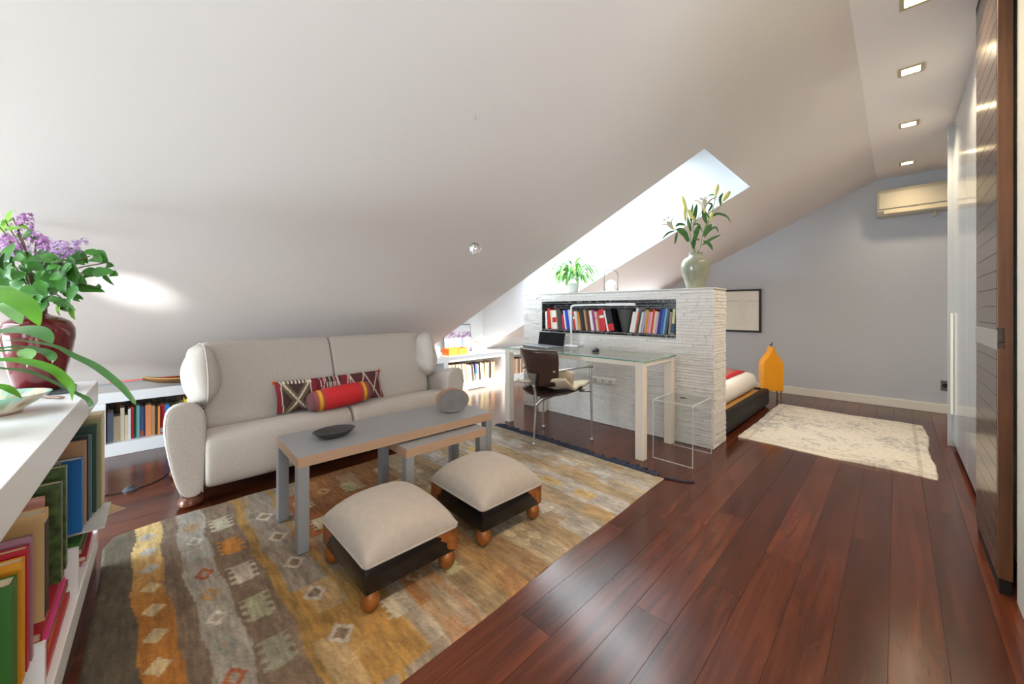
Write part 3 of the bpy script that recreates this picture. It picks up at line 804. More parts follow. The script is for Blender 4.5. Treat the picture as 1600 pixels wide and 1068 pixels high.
coffee('smaller nested grey table pushed under the long coffee table', (-1.855, 1.055, 0.009), 0.35, 0.552, 0.392, 0.049, 0.048, math.radians(-1.5))

# dark bowl
p = at(503, 686, 0.69 * F / (686 - HOR))
bw_ = obj('bowl', lathe([(0, 0.0), (0.045, 0.0), (0.075, 0.014), (0.098, 0.036), (0.094, 0.037), (0.07, 0.018), (0.04, 0.007), (0, 0.006)], 40, sx=0.82, sy=1.12), mat('charcoal_ceramic', (58, 56, 56), 0.42, var=0.15, vscale=30), smooth=True, loc=(-2.16, 0.795, 0.461))
bw_['label'] = 'shallow charcoal oval bowl on the near end of the coffee table'; bw_['category'] = 'bowl'

# hollow pebble-shaped ceramic
ce = thing('ceramic_shell', 'egg-shaped ceramic with hollow grey face and brown rim on the coffee table', 'ceramic', (-2.10, 1.52, 0.461), rotz=math.radians(70))
bm = nbm(); n = 40
def egg(i, s, y, drop=0.0):
    a = 2 * PI * i / n
    r = 0.098 * (1 + 0.16 * math.cos(a - 0.45))
    return (r * 1.12 * math.cos(a) * s, y, max(0.0, 0.078 + r * 0.80 * math.sin(a) * s + drop))
rings = [[egg(i, s, y) for i in range(n)] for s, y in ((0.02, 0.115), (0.5, 0.105), (0.8, 0.08), (0.95, 0.04), (1.0, 0.0), (0.985, -0.018), (0.93, -0.02))]
loft(bm, rings); obj('shell', bm, mat('tan_stoneware', (160, 116, 86), 0.45, var=0.12, vscale=16), ce, smooth=True)
bm = loft(nbm(), [[egg(i, s, y) for i in range(n)] for s, y in ((0.955, -0.0212), (0.90, -0.006), (0.7, 0.012), (0.3, 0.02), (0.02, 0.021))][::-1])
obj('hollow_face', bm, mat('grey_glaze', (112, 108, 106), 0.35, var=0.15, vscale=18), ce, smooth=True)

# ================================================================== FOOTSTOOLS
GILT = mat('gilded_wood', (138, 82, 36), 0.38, metal=0.35, var=0.35, vscale=30, bump=0.3, bscale=90)
STOOLB = mat('black_lacquer_worn', (16, 14, 13), 0.22, spec=0.6)
SUEDE = mat('taupe_suede', (158, 144, 131), 0.85, var=0.05, vscale=30, bump=0.1, bscale=300, sheen=0.2)
def stool(label, loc, rz):
    t = thing('footstool', label, 'footstool', loc, rz)
    W, Dp, r = 0.225, 0.205, 0.0
    z0, z1 = 0.078, 0.178
    bm = nbm(); prism(bm, [(-W, -Dp), (W, -Dp), (W, Dp), (-W, Dp)], 2, z0, z1); bevel(bm, 0.004)
    obj('base', bm, STOOLB, t, smooth=True)
    # gilded corners with a ragged edge
    rr = random.Random(int(abs(loc[0] * 1000) + loc[1] * 100))
    for (sx_, sy_, k) in ((-1, -1, 1), (1, 1, 1), (-1, 1, 0.8)):
        bm = nbm(); e = 0.0016
        for ax in (0, 1):
            wd_ = (0.09 if ax == 0 else 0.075) * k
            n_ = 9
            poly = [(0, z0 + 0.004), (0, z1 - 0.001), (wd_ * 1.5, z1 - 0.001)]
            for q in range(n_): poly.append((wd_ * (1.25 - 0.9 * q / n_) + rr.uniform(-.009, .009), z1 - 0.008 - (z1 - z0 - 0.014) * q / (n_ - 1) * 0.95))
            if ax == 0:
                yy = sy_ * Dp; P2 = [(sx_ * (W + e) - sx_ * a, b) for a, b in poly]
                prism(bm, P2, 1, yy - sy_ * 0.002, yy + sy_ * e)
            else:
                xx = sx_ * W; P2 = [(sy_ * (Dp + e) - sy_ * a, b) for a, b in poly]
                prism(bm, P2, 0, xx - sx_ * 0.002, xx + sx_ * e)
        obj('gilded_corner', bm, GILT, t)
    for sx_ in (-1, 1):
        for sy_ in (-1, 1):
            obj('foot', lathe([(0.0, 0.0), (0.020, 0.0), (0.033, 0.016), (0.037, 0.038), (0.034, 0.062), (0.026, 0.0805), (0.0, 0.0805)], 24, (sx_ * (W - 0.032), sy_ * (Dp - 0.032), 0.001)), GILT, t, smooth=True)
    bm = nbm(); nu = 30; R = []
    for j in range(nu + 1):
        row = []
        for i in range(nu + 1):
            u, v = -1 + 2 * i / nu, -1 + 2 * j / nu
            hgt = ((1 - abs(u) ** 2.5) * (1 - abs(v) ** 2.5))
            bulge = 0.004
            row.append(bm.verts.new((u * (W + bulge), v * (Dp + bulge), z1 + 0.020 + 0.122 * max(hgt, 0) ** 0.48)))
        R.append(row)
    for a, b in zip(R, R[1:]):
        for i in range(nu): bm.faces.new((a[i], a[i + 1], b[i + 1], b[i]))
    edge = [R[0][i] for i in range(nu)] + [R[j][nu] for j in range(nu)] + [R[nu][i] for i in range(nu, 0, -1)] + [R[j][0] for j in range(nu, 0, -1)]
    low = [bm.verts.new((v.co.x * 0.985, v.co.y * 0.985, z1)) for v in edge]
    m_ = len(edge)
    for i in range(m_): bm.faces.new((edge[i], low[i], low[(i + 1) % m_], edge[(i + 1) % m_]))
    cu = obj('cushion', bm, SUEDE, t, smooth=2)
    loop = [(W + .003, -Dp + .01), (W + .003, Dp - .01), (W - .01, Dp + .003), (-W + .01, Dp + .003), (-W - .003, Dp - .01), (-W - .003, -Dp + .01), (-W + .01, -Dp - .003), (W - .01, -Dp - .003), (W + .003, -Dp + .01)]
    obj('piping', tube(nbm(), [(a, b, z1 + 0.005) for a, b in loop], 0.005, 8), SUEDE, cu, smooth=2)
stool('near footstool with taupe domed seat on black and gilt base, closest to the camera', (-1.603, 0.828, 0.0125), math.radians(-1.0))
stool('far footstool with taupe domed seat on black and gilt base, nearer the desk', (-1.606, 1.40, 0.0125), math.radians(-1.5))

# ================================================================== DESK
DESKW = mat('cream_lacquer', (226, 216, 202), 0.4)
dk = thing('desk', 'white four-legged desk with clear glass top against the tiled partition', 'desk', (-2.86, 2.757, 0))
L_, W_, lg = 1.505, 0.585, 0.066
for x in (0, L_ - lg):
    for y in (0, W_ - lg): obj('leg', bbox((x, y, 0.0005), (x + lg, y + lg, 0.747), 0.002, 1), DESKW, dk)
for lo, hi in (((lg, 0.004, 0.712), (L_ - lg, 0.03, 0.747)), ((lg, W_ - 0.03, 0.712), (L_ - lg, W_ - 0.004, 0.747)), ((0.004, lg, 0.712), (0.03, W_ - lg, 0.747)), ((L_ - 0.03, lg, 0.712), (L_ - 0.004, W_ - lg, 0.747))):
    obj('apron', bbox(lo, hi), DESKW, dk)
DGL = glass_mat('desk_glass', (0.95, 0.98, 0.965, 1))
obj('glass_top', bbox((-0.008, -0.008, 0.7475), (L_ + 0.008, W_ + 0.012, 0.7575), 0.001, 1), DGL, dk)
bm = nbm(); tube(bm, [(-0.0082, -0.0082, 0.7525), (L_ + 0.0082, -0.0082, 0.7525), (L_ + 0.0082, W_ + 0.011, 0.7525)], 0.0042, 6)
obj('glass_edge', bm, mat('green_glass_edge', (70, 140, 120), 0.15, spec=0.6), dk)
DZ = 0.758
lp = thing('laptop', 'open dark laptop at the left end of the glass desk', 'laptop', (-2.60, 3.06, DZ), rotz=math.radians(-6))
obj('keyboard_base', bbox((-0.19, -0.12, 0.0005), (0.19, 0.10, 0.016), 0.003), mat('laptop_grey', (130, 132, 136), 0.35, metal=0.6), lp)
bm = bbox((-0.19, -0.004, 0), (0.19, 0.004, 0.135), 0.003); o = obj('screen', bm, mat('screen_black', (16, 19, 26), 0.3, spec=0.4), lp, loc=(0, 0.105, 0.014), rot=(math.radians(-10), 0, 0))
dl = thing('desk_lamp', 'white angular desk lamp with long horizontal arm in front of the niche books', 'lamp', (-2.42, 3.30, DZ))
WM = mat('lamp_white', (226, 228, 228), 0.35)
obj('base', lathe([(0, 0), (0.075, 0), (0.075, 0.012), (0.06, 0.016), (0, 0.016)], 32), WM, dl, smooth=True)
obj('stem', tube(nbm(), smooth_path([(0, 0, 0.014), (0, 0, 0.2), (0, 0, 0.395), (0.012, 0, 0.422), (0.04, 0, 0.432)], 5), 0.0105, 10), WM, dl, smooth=2)
obj('arm', tube(nbm(), [(0.04, 0, 0.432), (0.2, 0, 0.435), (0.70, 0, 0.437)], 0.0095, 10), WM, dl, smooth=2)
obj('light_bar', bbox((0.42, -0.014, 0.425), (0.72, 0.014, 0.449), 0.004), WM, dl)
p = at(946, 542, (CAMZ - DZ) * F / (542 - HOR + 4))
mo = obj('computer_mouse', bm := lathe([(0, 0), (0.03, 0), (0.034, 0.01), (0.026, 0.026), (0.012, 0.032), (0, 0.033)], 24, sx=0.85, sy=1.5), mat('mouse_black', (30, 30, 34), 0.35), smooth=True, loc=(-1.975, 3.07, DZ + 0.0005))
mo['label'] = 'small black computer mouse on the glass desk'; mo['category'] = 'mouse'

# ================================================================== DESK CHAIR (one rear leg, two front legs carrying the arms)
ch = thing('desk_chair', 'dark brown three-legged shell chair with polished metal arms at the desk', 'chair', (-2.17, 2.70, 0.0))
CHX, CHY = -2.17, 2.70
SHELL = mat('wenge_veneer', (58, 36, 30), 0.35, var=0.15, vscale=8, stretch=(1, 1, 6))
CAST = mat('cast_aluminium', (176, 174, 172), 0.3, metal=0.9)
A = Vector((0.012, -0.285, 0.017)); B = Vector((0.272, 0.19, 0.004)); Cc = Vector((-0.272, 0.175, 0.004))
# back shell
bm = nbm(); R = []
nu, nv = 16, 12
for j in range(nv + 1):
    v = j / nv
    row = []
    wz = 0.215 * (0.72 + 0.42 * v - 0.12 * v * v) * (1 - 0.9 * max(0, v - .86) ** 1.2) * (1 - 0.6 * max(0, .14 - v) * 3)
    for i in range(nu + 1):
        u = -1 + 2 * i / nu
        row.append((u * wz, -0.225 - 0.075 * v + 0.085 * u * u, 0.495 + 0.315 * v))
    R.append(row)
def shell(R, th, off):
    bm = nbm()
    F_ = [[bm.verts.new(p) for p in r] for r in R]
    K_ = [[bm.verts.new((p[0] + off[0] * th, p[1] + off[1] * th, p[2] + off[2] * th)) for p in r] for r in R]
    for G, fl in ((F_, 0), (K_, 1)):
        for a, b in zip(G, G[1:]):
            for i in range(len(a) - 1):
                q = (a[i], a[i + 1], b[i + 1], b[i]); bm.faces.new(q if fl else q[::-1])
    n1, n2 = len(R), len(R[0])
    per = [(0, i) for i in range(n2 - 1)] + [(j, n2 - 1) for j in range(n1 - 1)] + [(n1 - 1, i) for i in range(n2 - 1, 0, -1)] + [(j, 0) for j in range(n1 - 1, 0, -1)]
    for (a, b), (c, d) in zip(per, per[1:] + per[:1]): bm.faces.new((F_[a][b], F_[c][d], K_[c][d], K_[a][b]))
    return bm
obj('back_shell', shell(R, 0.011, (0, -1, 0)), SHELL, ch, smooth=2)
R = []
for j in range(13):
    v = -1 + 2 * j / 12
    row = []
    for i in range(17):
        u = -1 + 2 * i / 16
        k = 1 - 0.16 * abs(v) ** 3
        row.append((u * 0.235 * k, v * 0.215 * (1 - 0.14 * abs(u) ** 3) - 0.01, 0.432 + 0.03 * u * u + 0.012 * v))
    R.append(row)
obj('seat_shell', shell(R, 0.012, (0, 0, -1)), SHELL, ch, smooth=2)
obj('rear_leg', tube(nbm(), smooth_path([A + Vector((0, 0, 0)), A + Vector((0.0, 0.01, 0.12)), A + Vector((-0.004, 0.03, 0.30)), A + Vector((-0.008, 0.03, 0.42)), A + Vector((-0.012, 0.012, 0.50))], 5), [0.0085] * 5 + [0.011] * 5 + [0.015] * 5 + [0.014] * 6, 10), CAST, ch, smooth=2)
# flared back bracket
prof2 = [(0.016, 0.49), (0.018, 0.52), (0.026, 0.555), (0.042, 0.60), (0.046, 0.612), (-0.046, 0.612), (-0.042, 0.60), (-0.026, 0.555), (-0.018, 0.52), (-0.016, 0.49)]
bm = nbm(); prism(bm, [(a, b) for a, b in prof2], 1, -0.275, -0.256)
for v in bm.verts: v.co.y -= (v.co.z - 0.49) * 0.16
obj('back_bracket', bm, CAST, ch)
obj('seat_strut', tube(nbm(), smooth_path([(0.004, -0.262, 0.33), (0.03, -0.2, 0.385), (0.07, -0.10, 0.412), (0.13, 0.02, 0.42)], 5), [0.017] * 5 + [0.02] * 5 + [0.016] * 6, 10), CAST, ch, smooth=2)
for sg, P0 in ((1, B), (-1, Cc)):
    top = Vector((P0.x - sg * 0.015, P0.y + 0.0, 0.64))
    obj('front_leg', tube(nbm(), smooth_path([P0, P0 + Vector((0, 0, 0.2)), P0 + Vector((-sg * 0.006, 0, 0.42)), top], 5), [0.008] * 6 + [0.0105] * 5 + [0.011] * 5, 10), CAST, ch, smooth=2)
    obj('armrest', tube(nbm(), smooth_path([top + Vector((sg * 0.012, 0.02, 0.004)), top + Vector((-sg * 0.002, -0.06, 0.01)), top + Vector((-sg * 0.05, -0.25, 0.002)), top + Vector((-sg * 0.095, -0.40, -0.008))], 5), [0.011] * 6 + [0.009] * 10, 10), CAST, ch, smooth=2)
    obj('arm_lug', tube(nbm(), [P0 + Vector((-sg * 0.004, 0, 0.43)), P0 + Vector((-sg * 0.09, -0.06, 0.425))], 0.012, 8), CAST, ch, smooth=2)
for P0 in (A, B, Cc):
    z = P0.z - 0.0035
    obj('glide', lathe([(0, 0), (0.015, 0), (0.017, 0.006), (0.014, 0.02), (0.009, 0.026), (0, 0.026)], 16, (P0.x, P0.y, max(0.0008, z - 0.003))), mat('clear_glide', (170, 172, 176), 0.1, spec=0.7, metal=0.5), ch, smooth=True)
sc_ = thing('chair_pad', 'crumpled cream felt seat pad with eyelet on the desk chair', 'cushion', (CHX, CHY, 0.456), rotz=0.12)
bm = nbm(); R = []
for j in range(25):
    v = -1 + 2 * j / 24; row = []
    for i in range(25):
        u = -1 + 2 * i / 24
        rise = 0.15 * max(0, (-v - 0.3)) ** 1.3 * (0.55 + 0.65 * (u + 1) / 2)
        row.append((u * 0.245, v * 0.225 + 0.01, 0.022 + 0.016 * u * u + rise + 0.006 * math.sin(u * 7 + v * 9) + 0.012 * v))
    R.append(row)
FELT = mat('cream_felt', (196, 180, 156), 0.95, var=0.06, vscale=40, bump=0.2, bscale=300)
obj('pad', shell(R, 0.02, (0, 0, -1)), FELT, sc_, smooth=2)
bm = nbm(); R = []
for j in range(15):
    v = j / 14; row = []
    for i in range(13):
        u = -1 + 2 * i / 12
        row.append((0.10 + u * 0.10 + 0.05 * v, -0.055 - 0.065 * v + 0.02 * u * u, 0.055 + 0.13 * v ** 1.2 - 0.025 * u * u))
    R.append(row)
obj('folded_flap', shell(R, 0.018, (0.3, 0.8, 0)), FELT, sc_, smooth=2)
obj('eyelet', lathe([(0.006, 0), (0.013, 0), (0.013, 0.003), (0.006, 0.003)], 16, (0.11, -0.15, 0.042)), mat('brass_eyelet', (150, 120, 70), 0.35, metal=0.8), sc_)

# ================================================================== CLEAR ACRYLIC SIDE TABLE
ACR = glass_mat('acrylic', (0.97, 0.98, 0.98, 1))
ACE = mat('acrylic_edge', (214, 220, 222), 0.1, spec=0.8)
ac_ = thing('acrylic_table', 'clear acrylic bench-shaped side table beside the right desk leg', 'side table', (-1.19, 3.085, 0))
hx, hy, hz, th = 0.148, 0.198, 0.45, 0.008
obj('top', bbox((-hx, -hy, hz - th), (hx, hy, hz), 0.001, 1), ACR, ac_)
for sy_ in (-1, 1): obj('end_panel', bbox((-hx, sy_ * hy - th / 2, 0.0008), (hx, sy_ * hy + th / 2, hz - th - .0004), 0.001, 1), ACR, ac_)
bm = nbm(); e = 0.0022
for sy_ in (-1, 1):
    for sx_ in (-1, 1): tube(bm, [(sx_ * hx, sy_ * hy, 0.002), (sx_ * hx, sy_ * hy, hz - 0.004)], e, 5)
    tube(bm, [(-hx, sy_ * hy, 0.003), (hx, sy_ * hy, 0.003)], e, 5); tube(bm, [(-hx, sy_ * hy, hz), (hx, sy_ * hy, hz)], e, 5)
for sx_ in (-1, 1): tube(bm, [(sx_ * hx, -hy, hz), (sx_ * hx, hy, hz)], e, 5)
obj('polished_edge', bm, ACE, ac_, kind='stuff')
obj('finger_hole', lathe([(0.008, 0), (0.02, 0), (0.02, 0.002), (0.008, 0.002)], 20, (0.0, 0.02, hz), sx=1.4), mat('dark_gap', (20, 15, 12), 0.6), ac_)

# ================================================================== BED BEHIND THE PARTITION
bd = thing('platform_bed', 'low platform bed with dark leather rail and golden wood deck behind the partition', 'bed', (-1.075, 3.76, 0))
LEA = mat('dark_leather', (22, 20, 20), 0.5, spec=0.25, bump=0.15, bscale=220)
GOLD = mat('golden_pine', (196, 148, 84), 0.45, var=0.15, vscale=4, stretch=(10, 0.8, 4))
obj('side_rail', bbox((-0.075, 0.0, 0.02), (0.0, 1.66, 0.205), 0.018, 3), LEA, bd, smooth=True)
obj('end_rail', bbox((-1.75, 1.595, 0.02), (-0.076, 1.66, 0.205), 0.018, 3), LEA, bd, smooth=True)
obj('deck', bbox((-1.75, 0.0, 0.12), (-0.0765, 1.593, 0.185)), GOLD, bd)
obj('plinth', bbox((-1.7, 0.05, 0.001), (-0.09, 1.53, 0.119)), BLACK, bd)
fu = obj('futon', bm := bbox((-1.60, 0.02, 0.0), (0.0, 1.56, 0.21), 0.085, 5), mat('white_cotton', (226, 220, 212), 0.9, bump=0.15, bscale=40), smooth=True, loc=(-1.175, 3.78, 0.187))
fu['label'] = 'thick white futon mattress on the low platform bed'; fu['category'] = 'mattress'
bm = nbm(); R = []
for j in range(31):
    v = j / 30; row = []
    for i in range(25):
        u = i / 24
        x = -1.2 + 1.09 * u; y = 0.25 + 1.21 * v
        edge = max(0, u - 0.94) / 0.06
        row.append((x, y, 0.2285 + 0.006 * math.sin(u * 13 + v * 4) * math.sin(v * 9) - 0.006 * edge ** 2))
    R.append(row)
tw = obj('throw_blanket', shell(R, 0.005, (0, 0, -1)), mat('throw_weave', (160, 110, 90), 0.9, vcol='col', var=0.2, vscale=70), smooth=2, loc=(-1.175, 3.78, 0.187))
def throwcol(p):
    c = np.tile(np.array([164., 116, 96]), (len(p), 1))
    c[(np.sin(p[:, 0] * 60) * np.sin(p[:, 1] * 55)) > 0.2] = (140, 84, 70)
    c[(p[:, 0] > -0.165) | (p[:, 1] > 1.40)] = (190, 34, 44)
    return c
painted(tw, throwcol)
tw['label'] = 'brown patterned throw with red border folded over the white futon'; tw['category'] = 'blanket'

# yellow pointed object on glass-clear legs
yl_ = thing('yellow_lantern', 'bright yellow bottle-shaped felt lantern with pointed top at the foot of the bed', 'lantern', (-1.12, 5.74, 0.0), rotz=math.radians(40))
YEL = mat('yellow_felt', (236, 156, 22), 0.7, var=0.04, vscale=30)
hw = 0.118
o2 = [(-hw, 0.13), (hw, 0.13), (hw, 0.455)]
o2 += [(0.114, 0.478), (0.104, 0.503), (0.088, 0.527), (0.068, 0.549), (0.049, 0.568), (0.034, 0.590), (0.024, 0.618), (0.016, 0.648), (0.010, 0.678)]
outl = o2 + [(-a, b) for a, b in o2[::-1] if b > 0.14]
bm = prism(nbm(), outl, 1, -0.06, 0.06); bevel(bm, 0.006)
obj('body', bm, YEL, yl_)
obj('top_knob', lathe([(0, 0.672), (0.008, 0.675), (0.006, 0.69), (0.016, 0.70), (0.022, 0.716), (0.016, 0.734), (0, 0.738)], 16), mat('chrome_knob', (150, 140, 130), 0.25, metal=0.9), yl_, smooth=True)
for sx_ in (-1, 1):
    for sy_ in (-1, 1):
        obj('leg', lathe([(0, 0.0008), (0.01, 0.0008), (0.008, 0.132), (0, 0.132)], 10, (sx_ * 0.095, sy_ * 0.04, 0)), mat('clear_leg', (120, 100, 84), 0.15, spec=0.7), yl_, smooth=True)

# ================================================================== CRYSTAL BALL ON A THREAD
p = at(742, 181, 1.88); hz_ = slope_z(p.x)
cb = thing('crystal_ball', 'small faceted crystal ball hanging on a thread from the sloping ceiling', 'ornament', (p.x, p.y, 1.447))
bm = nbm(); bmesh.ops.create_icosphere(bm, subdivisions=2, radius=0.031)
obj('crystal', bm, mat('crystal', (255, 255, 255), 0.0, trans=1.0, ior=1.6), cb)
obj('thread', tube(nbm(), [(0, 0, 0.03), (0, 0, hz_ - 1.447)], 0.00018, 4), mat('thread', (196, 190, 186), 0.5), cb)
obj('hook', tube(nbm(), [(0, 0, hz_ - 1.447 - 0.018), (0.006, 0, hz_ - 1.447 - 0.012), (0.002, 0, hz_ - 1.447 + 0.002)], 0.002, 6), STEEL, cb)

# ================================================================== CABLE WITH FOOT SWITCH
cbl = thing('foot_switch_cable', 'black cable with round foot switch on the floor left of the sofa', 'cable', (0, 0, 0))
def fl(px, py): 
    q = at(px, py, CAMZ * F / (py - HOR)); return (q.x, q.y, 0.004)
obj('cord', tube(nbm(), smooth_path([fl(148, 781), fl(168, 774), fl(190, 770), fl(205, 766), fl(225, 760), fl(245, 752), fl(265, 738), fl(278, 722)], 6), 0.0032, 6), BLACK, cbl, smooth=2)
q = fl(203, 766)
obj('switch', lathe([(0, 0), (0.036, 0), (0.036, 0.008), (0.024, 0.018), (0.014, 0.022), (0.014, 0.027), (0, 0.028)], 24, (q[0], q[1], 0.0008)), mat('switch_grey', (58, 62, 70), 0.35), cbl, smooth=True)
# ================================================================== BOOKS
CN = {}
def colname(c):
    names = {'white': (228, 226, 220), 'cream': (216, 200, 166), 'beige': (196, 176, 140), 'tan': (170, 132, 92), 'brown': (104, 74, 54), 'dark brown': (66, 50, 42), 'black': (26, 26, 30),
             'dark grey': (72, 72, 76), 'grey': (140, 140, 142), 'light grey': (186, 186, 186), 'red': (196, 34, 44), 'dark red': (136, 30, 40), 'rust': (184, 84, 48), 'orange': (226, 138, 44),
             'mustard': (196, 140, 34), 'yellow': (232, 200, 50), 'olive': (120, 120, 60), 'green': (52, 120, 50), 'dark green': (34, 70, 54), 'teal': (74, 120, 124), 'light blue': (120, 180, 214),
             'blue': (30, 110, 180), 'royal blue': (40, 70, 170), 'navy': (34, 40, 74), 'blue-grey': (122, 136, 164), 'lavender': (172, 160, 200), 'purple': (140, 60, 120), 'pink': (214, 134, 146), 'mauve': (160, 116, 136)}
    return min(names, key=lambda k: sum((a - b) ** 2 for a, b in zip(names[k], c)))
BKM = {}
def bookmat(c):
    if c not in BKM: BKM[c] = mat('cover_%s_%d_%d_%d' % (colname(c).replace(' ', '_').replace('-', '_'), *c), c, 0.5)
    return BKM[c]
def book(name, label, cat, group, loc, rz, th, hgt, dep, color, lean=0.0, band=None, parts=False, rot=None, bandz=(0.62, 0.85)):
    """spine towards local -y, thickness along x, standing"""
    cv = nbm(); b = 0.0022; h = th / 2
    box(cv, (-h, 0, 0), (-h + b, dep, hgt)); box(cv, (h - b, 0, 0), (h, dep, hgt)); box(cv, (-h + b, 0, 0), (h - b, b, hgt))
    pg = nbm() if parts else cv
    box(pg, (-h + b, b, 0.003), (h - b, dep - 0.004, hgt - 0.003), 0 if parts else 1)
    ms = [bookmat(color)] + ([] if parts else [PAGES])
    if band:
        box(cv, (-h - 0.0004, -0.0006, hgt * bandz[0]), (h + 0.0004, 0.0004, hgt * bandz[1]), len(ms)); ms.append(bookmat(band))
    lz = abs(math.sin(lean)) * h
    o = obj(name, cv, ms, None, loc=(loc[0], loc[1], loc[2] + lz), rot=rot or (0, lean, rz))
    o['label'] = label; o['category'] = cat; o['group'] = group
    if parts: obj('page_block', pg, PAGES, o)
    if 'leafy' in label: o.data.materials[0] = mat('leafy_cover', (70, 88, 48), 0.4, var=0.85, vscale=26)
    return o
rnd = random.Random(21)
def size_word(t): return 'thin' if t < 0.014 else ('thick' if t > 0.03 else 'slim' if t < 0.02 else 'medium')

# -- niche: left run leans left, right run leans right (colour, pixel column of the spine foot, thickness m, height m, band)
W_, CRM, TN = (228, 226, 220), (216, 200, 166), (170, 132, 92)
left = [(W_, .016, .20, None), ((206, 44, 40), .026, .232, None), (CRM, .018, .212, None), (W_, .036, .212, (206, 40, 44)), (TN, .010, .205, None), ((72, 72, 76), .024, .226, None), ((60, 60, 64), .012, .2, None), ((196, 34, 60), .016, .165, None),
        (W_, .014, .21, None), ((40, 70, 190), .030, .213, None), ((200, 204, 206), .018, .22, None), ((120, 124, 130), .014, .2, None), ((206, 52, 44), .016, .2, W_), ((210, 208, 206), .02, .2, None), ((232, 150, 40), .018, .196, None),
        ((60, 58, 60), .016, .21, None), ((26, 26, 30), .022, .208, None), (TN, .016, .214, None), ((104, 50, 46), .022, .2, None), (W_, .02, .208, None), ((150, 64, 120), .022, .216, None), (CRM, .016, .2, (214, 134, 146)), ((184, 84, 60), .016, .205, None),
        ((200, 40, 48), .036, .222, W_), (W_, .012, .214, None), ((24, 24, 28), .042, .226, (200, 30, 40))]
x = NX0 + 0.045; lean = math.radians(-9)
for i, (c, t, h, b) in enumerate(left):
    t *= 1.52
    a = lean * (0.25 if i < 2 else 0.7 if i < 8 else 1.0 if i < 24 else 1.35)
    if i: x += 0.2 * max(0, math.sin(pa) - math.sin(a))
    pa = a
    x += t / math.cos(a) / 2
    book('book', '%s %s book, %s from the left end of the mosaic niche' % (size_word(t), colname(c), ordinal(i + 1)), 'book', 'books in the mosaic niche', (x, 3.40 + rnd.random() * 0.012, NZ0 + 0.0055), 0, t, h, 0.15, c, a, b,
         bandz=(0.02, 0.32) if i == 25 else (0.35, 0.62) if i == 3 else (0.6, 0.72))
    x += t / math.cos(a) / 2 + 0.0016
right = [(W_, .022, .2, None), (W_, .022, .235, None), ((184, 84, 60), .016, .2, None), ((34, 70, 54), .016, .205, None), ((206, 206, 200), .016, .2, None), ((172, 160, 200), .02, .21, None), ((196, 140, 44), .018, .222, None), ((214, 134, 146), .016, .2, None),
         ((222, 180, 180), .014, .2, None), ((206, 50, 54), .016, .222, None), (CRM, .018, .205, None), ((172, 150, 190), .016, .2, None), ((34, 44, 110), .026, .222, None), ((40, 90, 180), .014, .228, None), ((120, 180, 214), .016, .228, None),
         ((72, 72, 76), .020, .222, None), ((140, 134, 126), .016, .2, None), ((206, 200, 150), .022, .226, (40, 80, 130))]
x = NX1 - 0.012; tot = []
for i, (c, t, h, b) in enumerate(reversed(right)):
    t *= 1.14
    a = math.radians(5 if i < 2 else 8 if i < 12 else 11)
    if i: x -= 0.2 * max(0, math.sin(a) - math.sin(pa))
    pa = a
    x -= t / math.cos(a) / 2
    k = len(right) - i
    # top must stay clear of the niche end
    xx = x - (math.sin(a) * h if i == 0 else 0) - (0.0)
    if i == 0: x = xx
    book('book', '%s %s book, %s counting from the right end of the mosaic niche' % (size_word(t), colname(c), ordinal(i + 1)), 'book', 'books in the mosaic niche', (x, 3.40 + rnd.random() * 0.01, NZ0 + 0.0055), 0, t, h, 0.15, c, a, b, bandz=(0.04, 0.42))
    x -= t / math.cos(a) / 2 + 0.0016
vs = obj('tapered_vase', lathe([(0, 0), (0.042, 0), (0.046, 0.02), (0.088, 0.215), (0.09, 0.225), (0.082, 0.225), (0.04, 0.02), (0, 0.015)], 36), mat('dark_grey_matt', (78, 78, 76), 0.5), smooth=True, loc=(-1.895, 3.50, NZ0 + 0.0055))
vs['label'] = 'dark grey funnel-shaped vase standing in the mosaic niche between the book rows'; vs['category'] = 'vase'

# -- low shelf, compartment left of the sofa
ZS = 0.1005
A_ = [((122, 136, 164), .04, .24, 0), (CRM, .045, .20, 0), ((226, 214, 190), .028, .265, 0), (CRM, .022, .2, 0), ((206, 204, 198), .02, .25, 0), ((200, 36, 44), .018, .26, 0), ((34, 80, 54), .018, .25, 0), ((90, 150, 150), .022, .27, 0), ((84, 120, 176), .026, .255, (214, 110, 70)),
      ((34, 40, 90), .012, .25, 0), ((206, 128, 80), .042, .262, 0), (TN, .026, .25, 0), ((66, 50, 42), .02, .23, 0), ((222, 140, 60), .016, .24, 0), ((196, 30, 44), .034, .245, W_), ((30, 120, 190), .034, .245, 0), ((30, 32, 40), .022, .24, W_), ((28, 30, 44), .022, .235, 0), ((34, 36, 40), .022, .235, 0),
      ((150, 146, 140), .028, .24, 0), ((176, 170, 160), .022, .245, 0), ((232, 206, 60), .026, .27, (40, 40, 40)), ((190, 186, 176), .02, .25, 0), ((240, 206, 40), .05, .26, 0), ((40, 44, 60), .03, .24, 0), ((150, 110, 80), .03, .25, 0), ((200, 190, 170), .03, .25, 0), ((120, 40, 44), .03, .25, 0)]
y = -0.112
for i, (c, t, h, b) in enumerate(A_):
    t *= 0.82
    y += t / 2
    book('book', '%s %s book, %s from the left in the shelf beside the sofa' % (size_word(t), colname(c), ordinal(i + 1)), 'book', 'books on the low shelf left of the sofa', (SX - 0.05 - rnd.random() * 0.02, y, ZS), PI / 2, t, h * 0.98, 0.15, c, 0.0, b or None, bandz=(0.04, 0.2))
    y += t / 2 + 0.0012
y = -0.10; i = 0
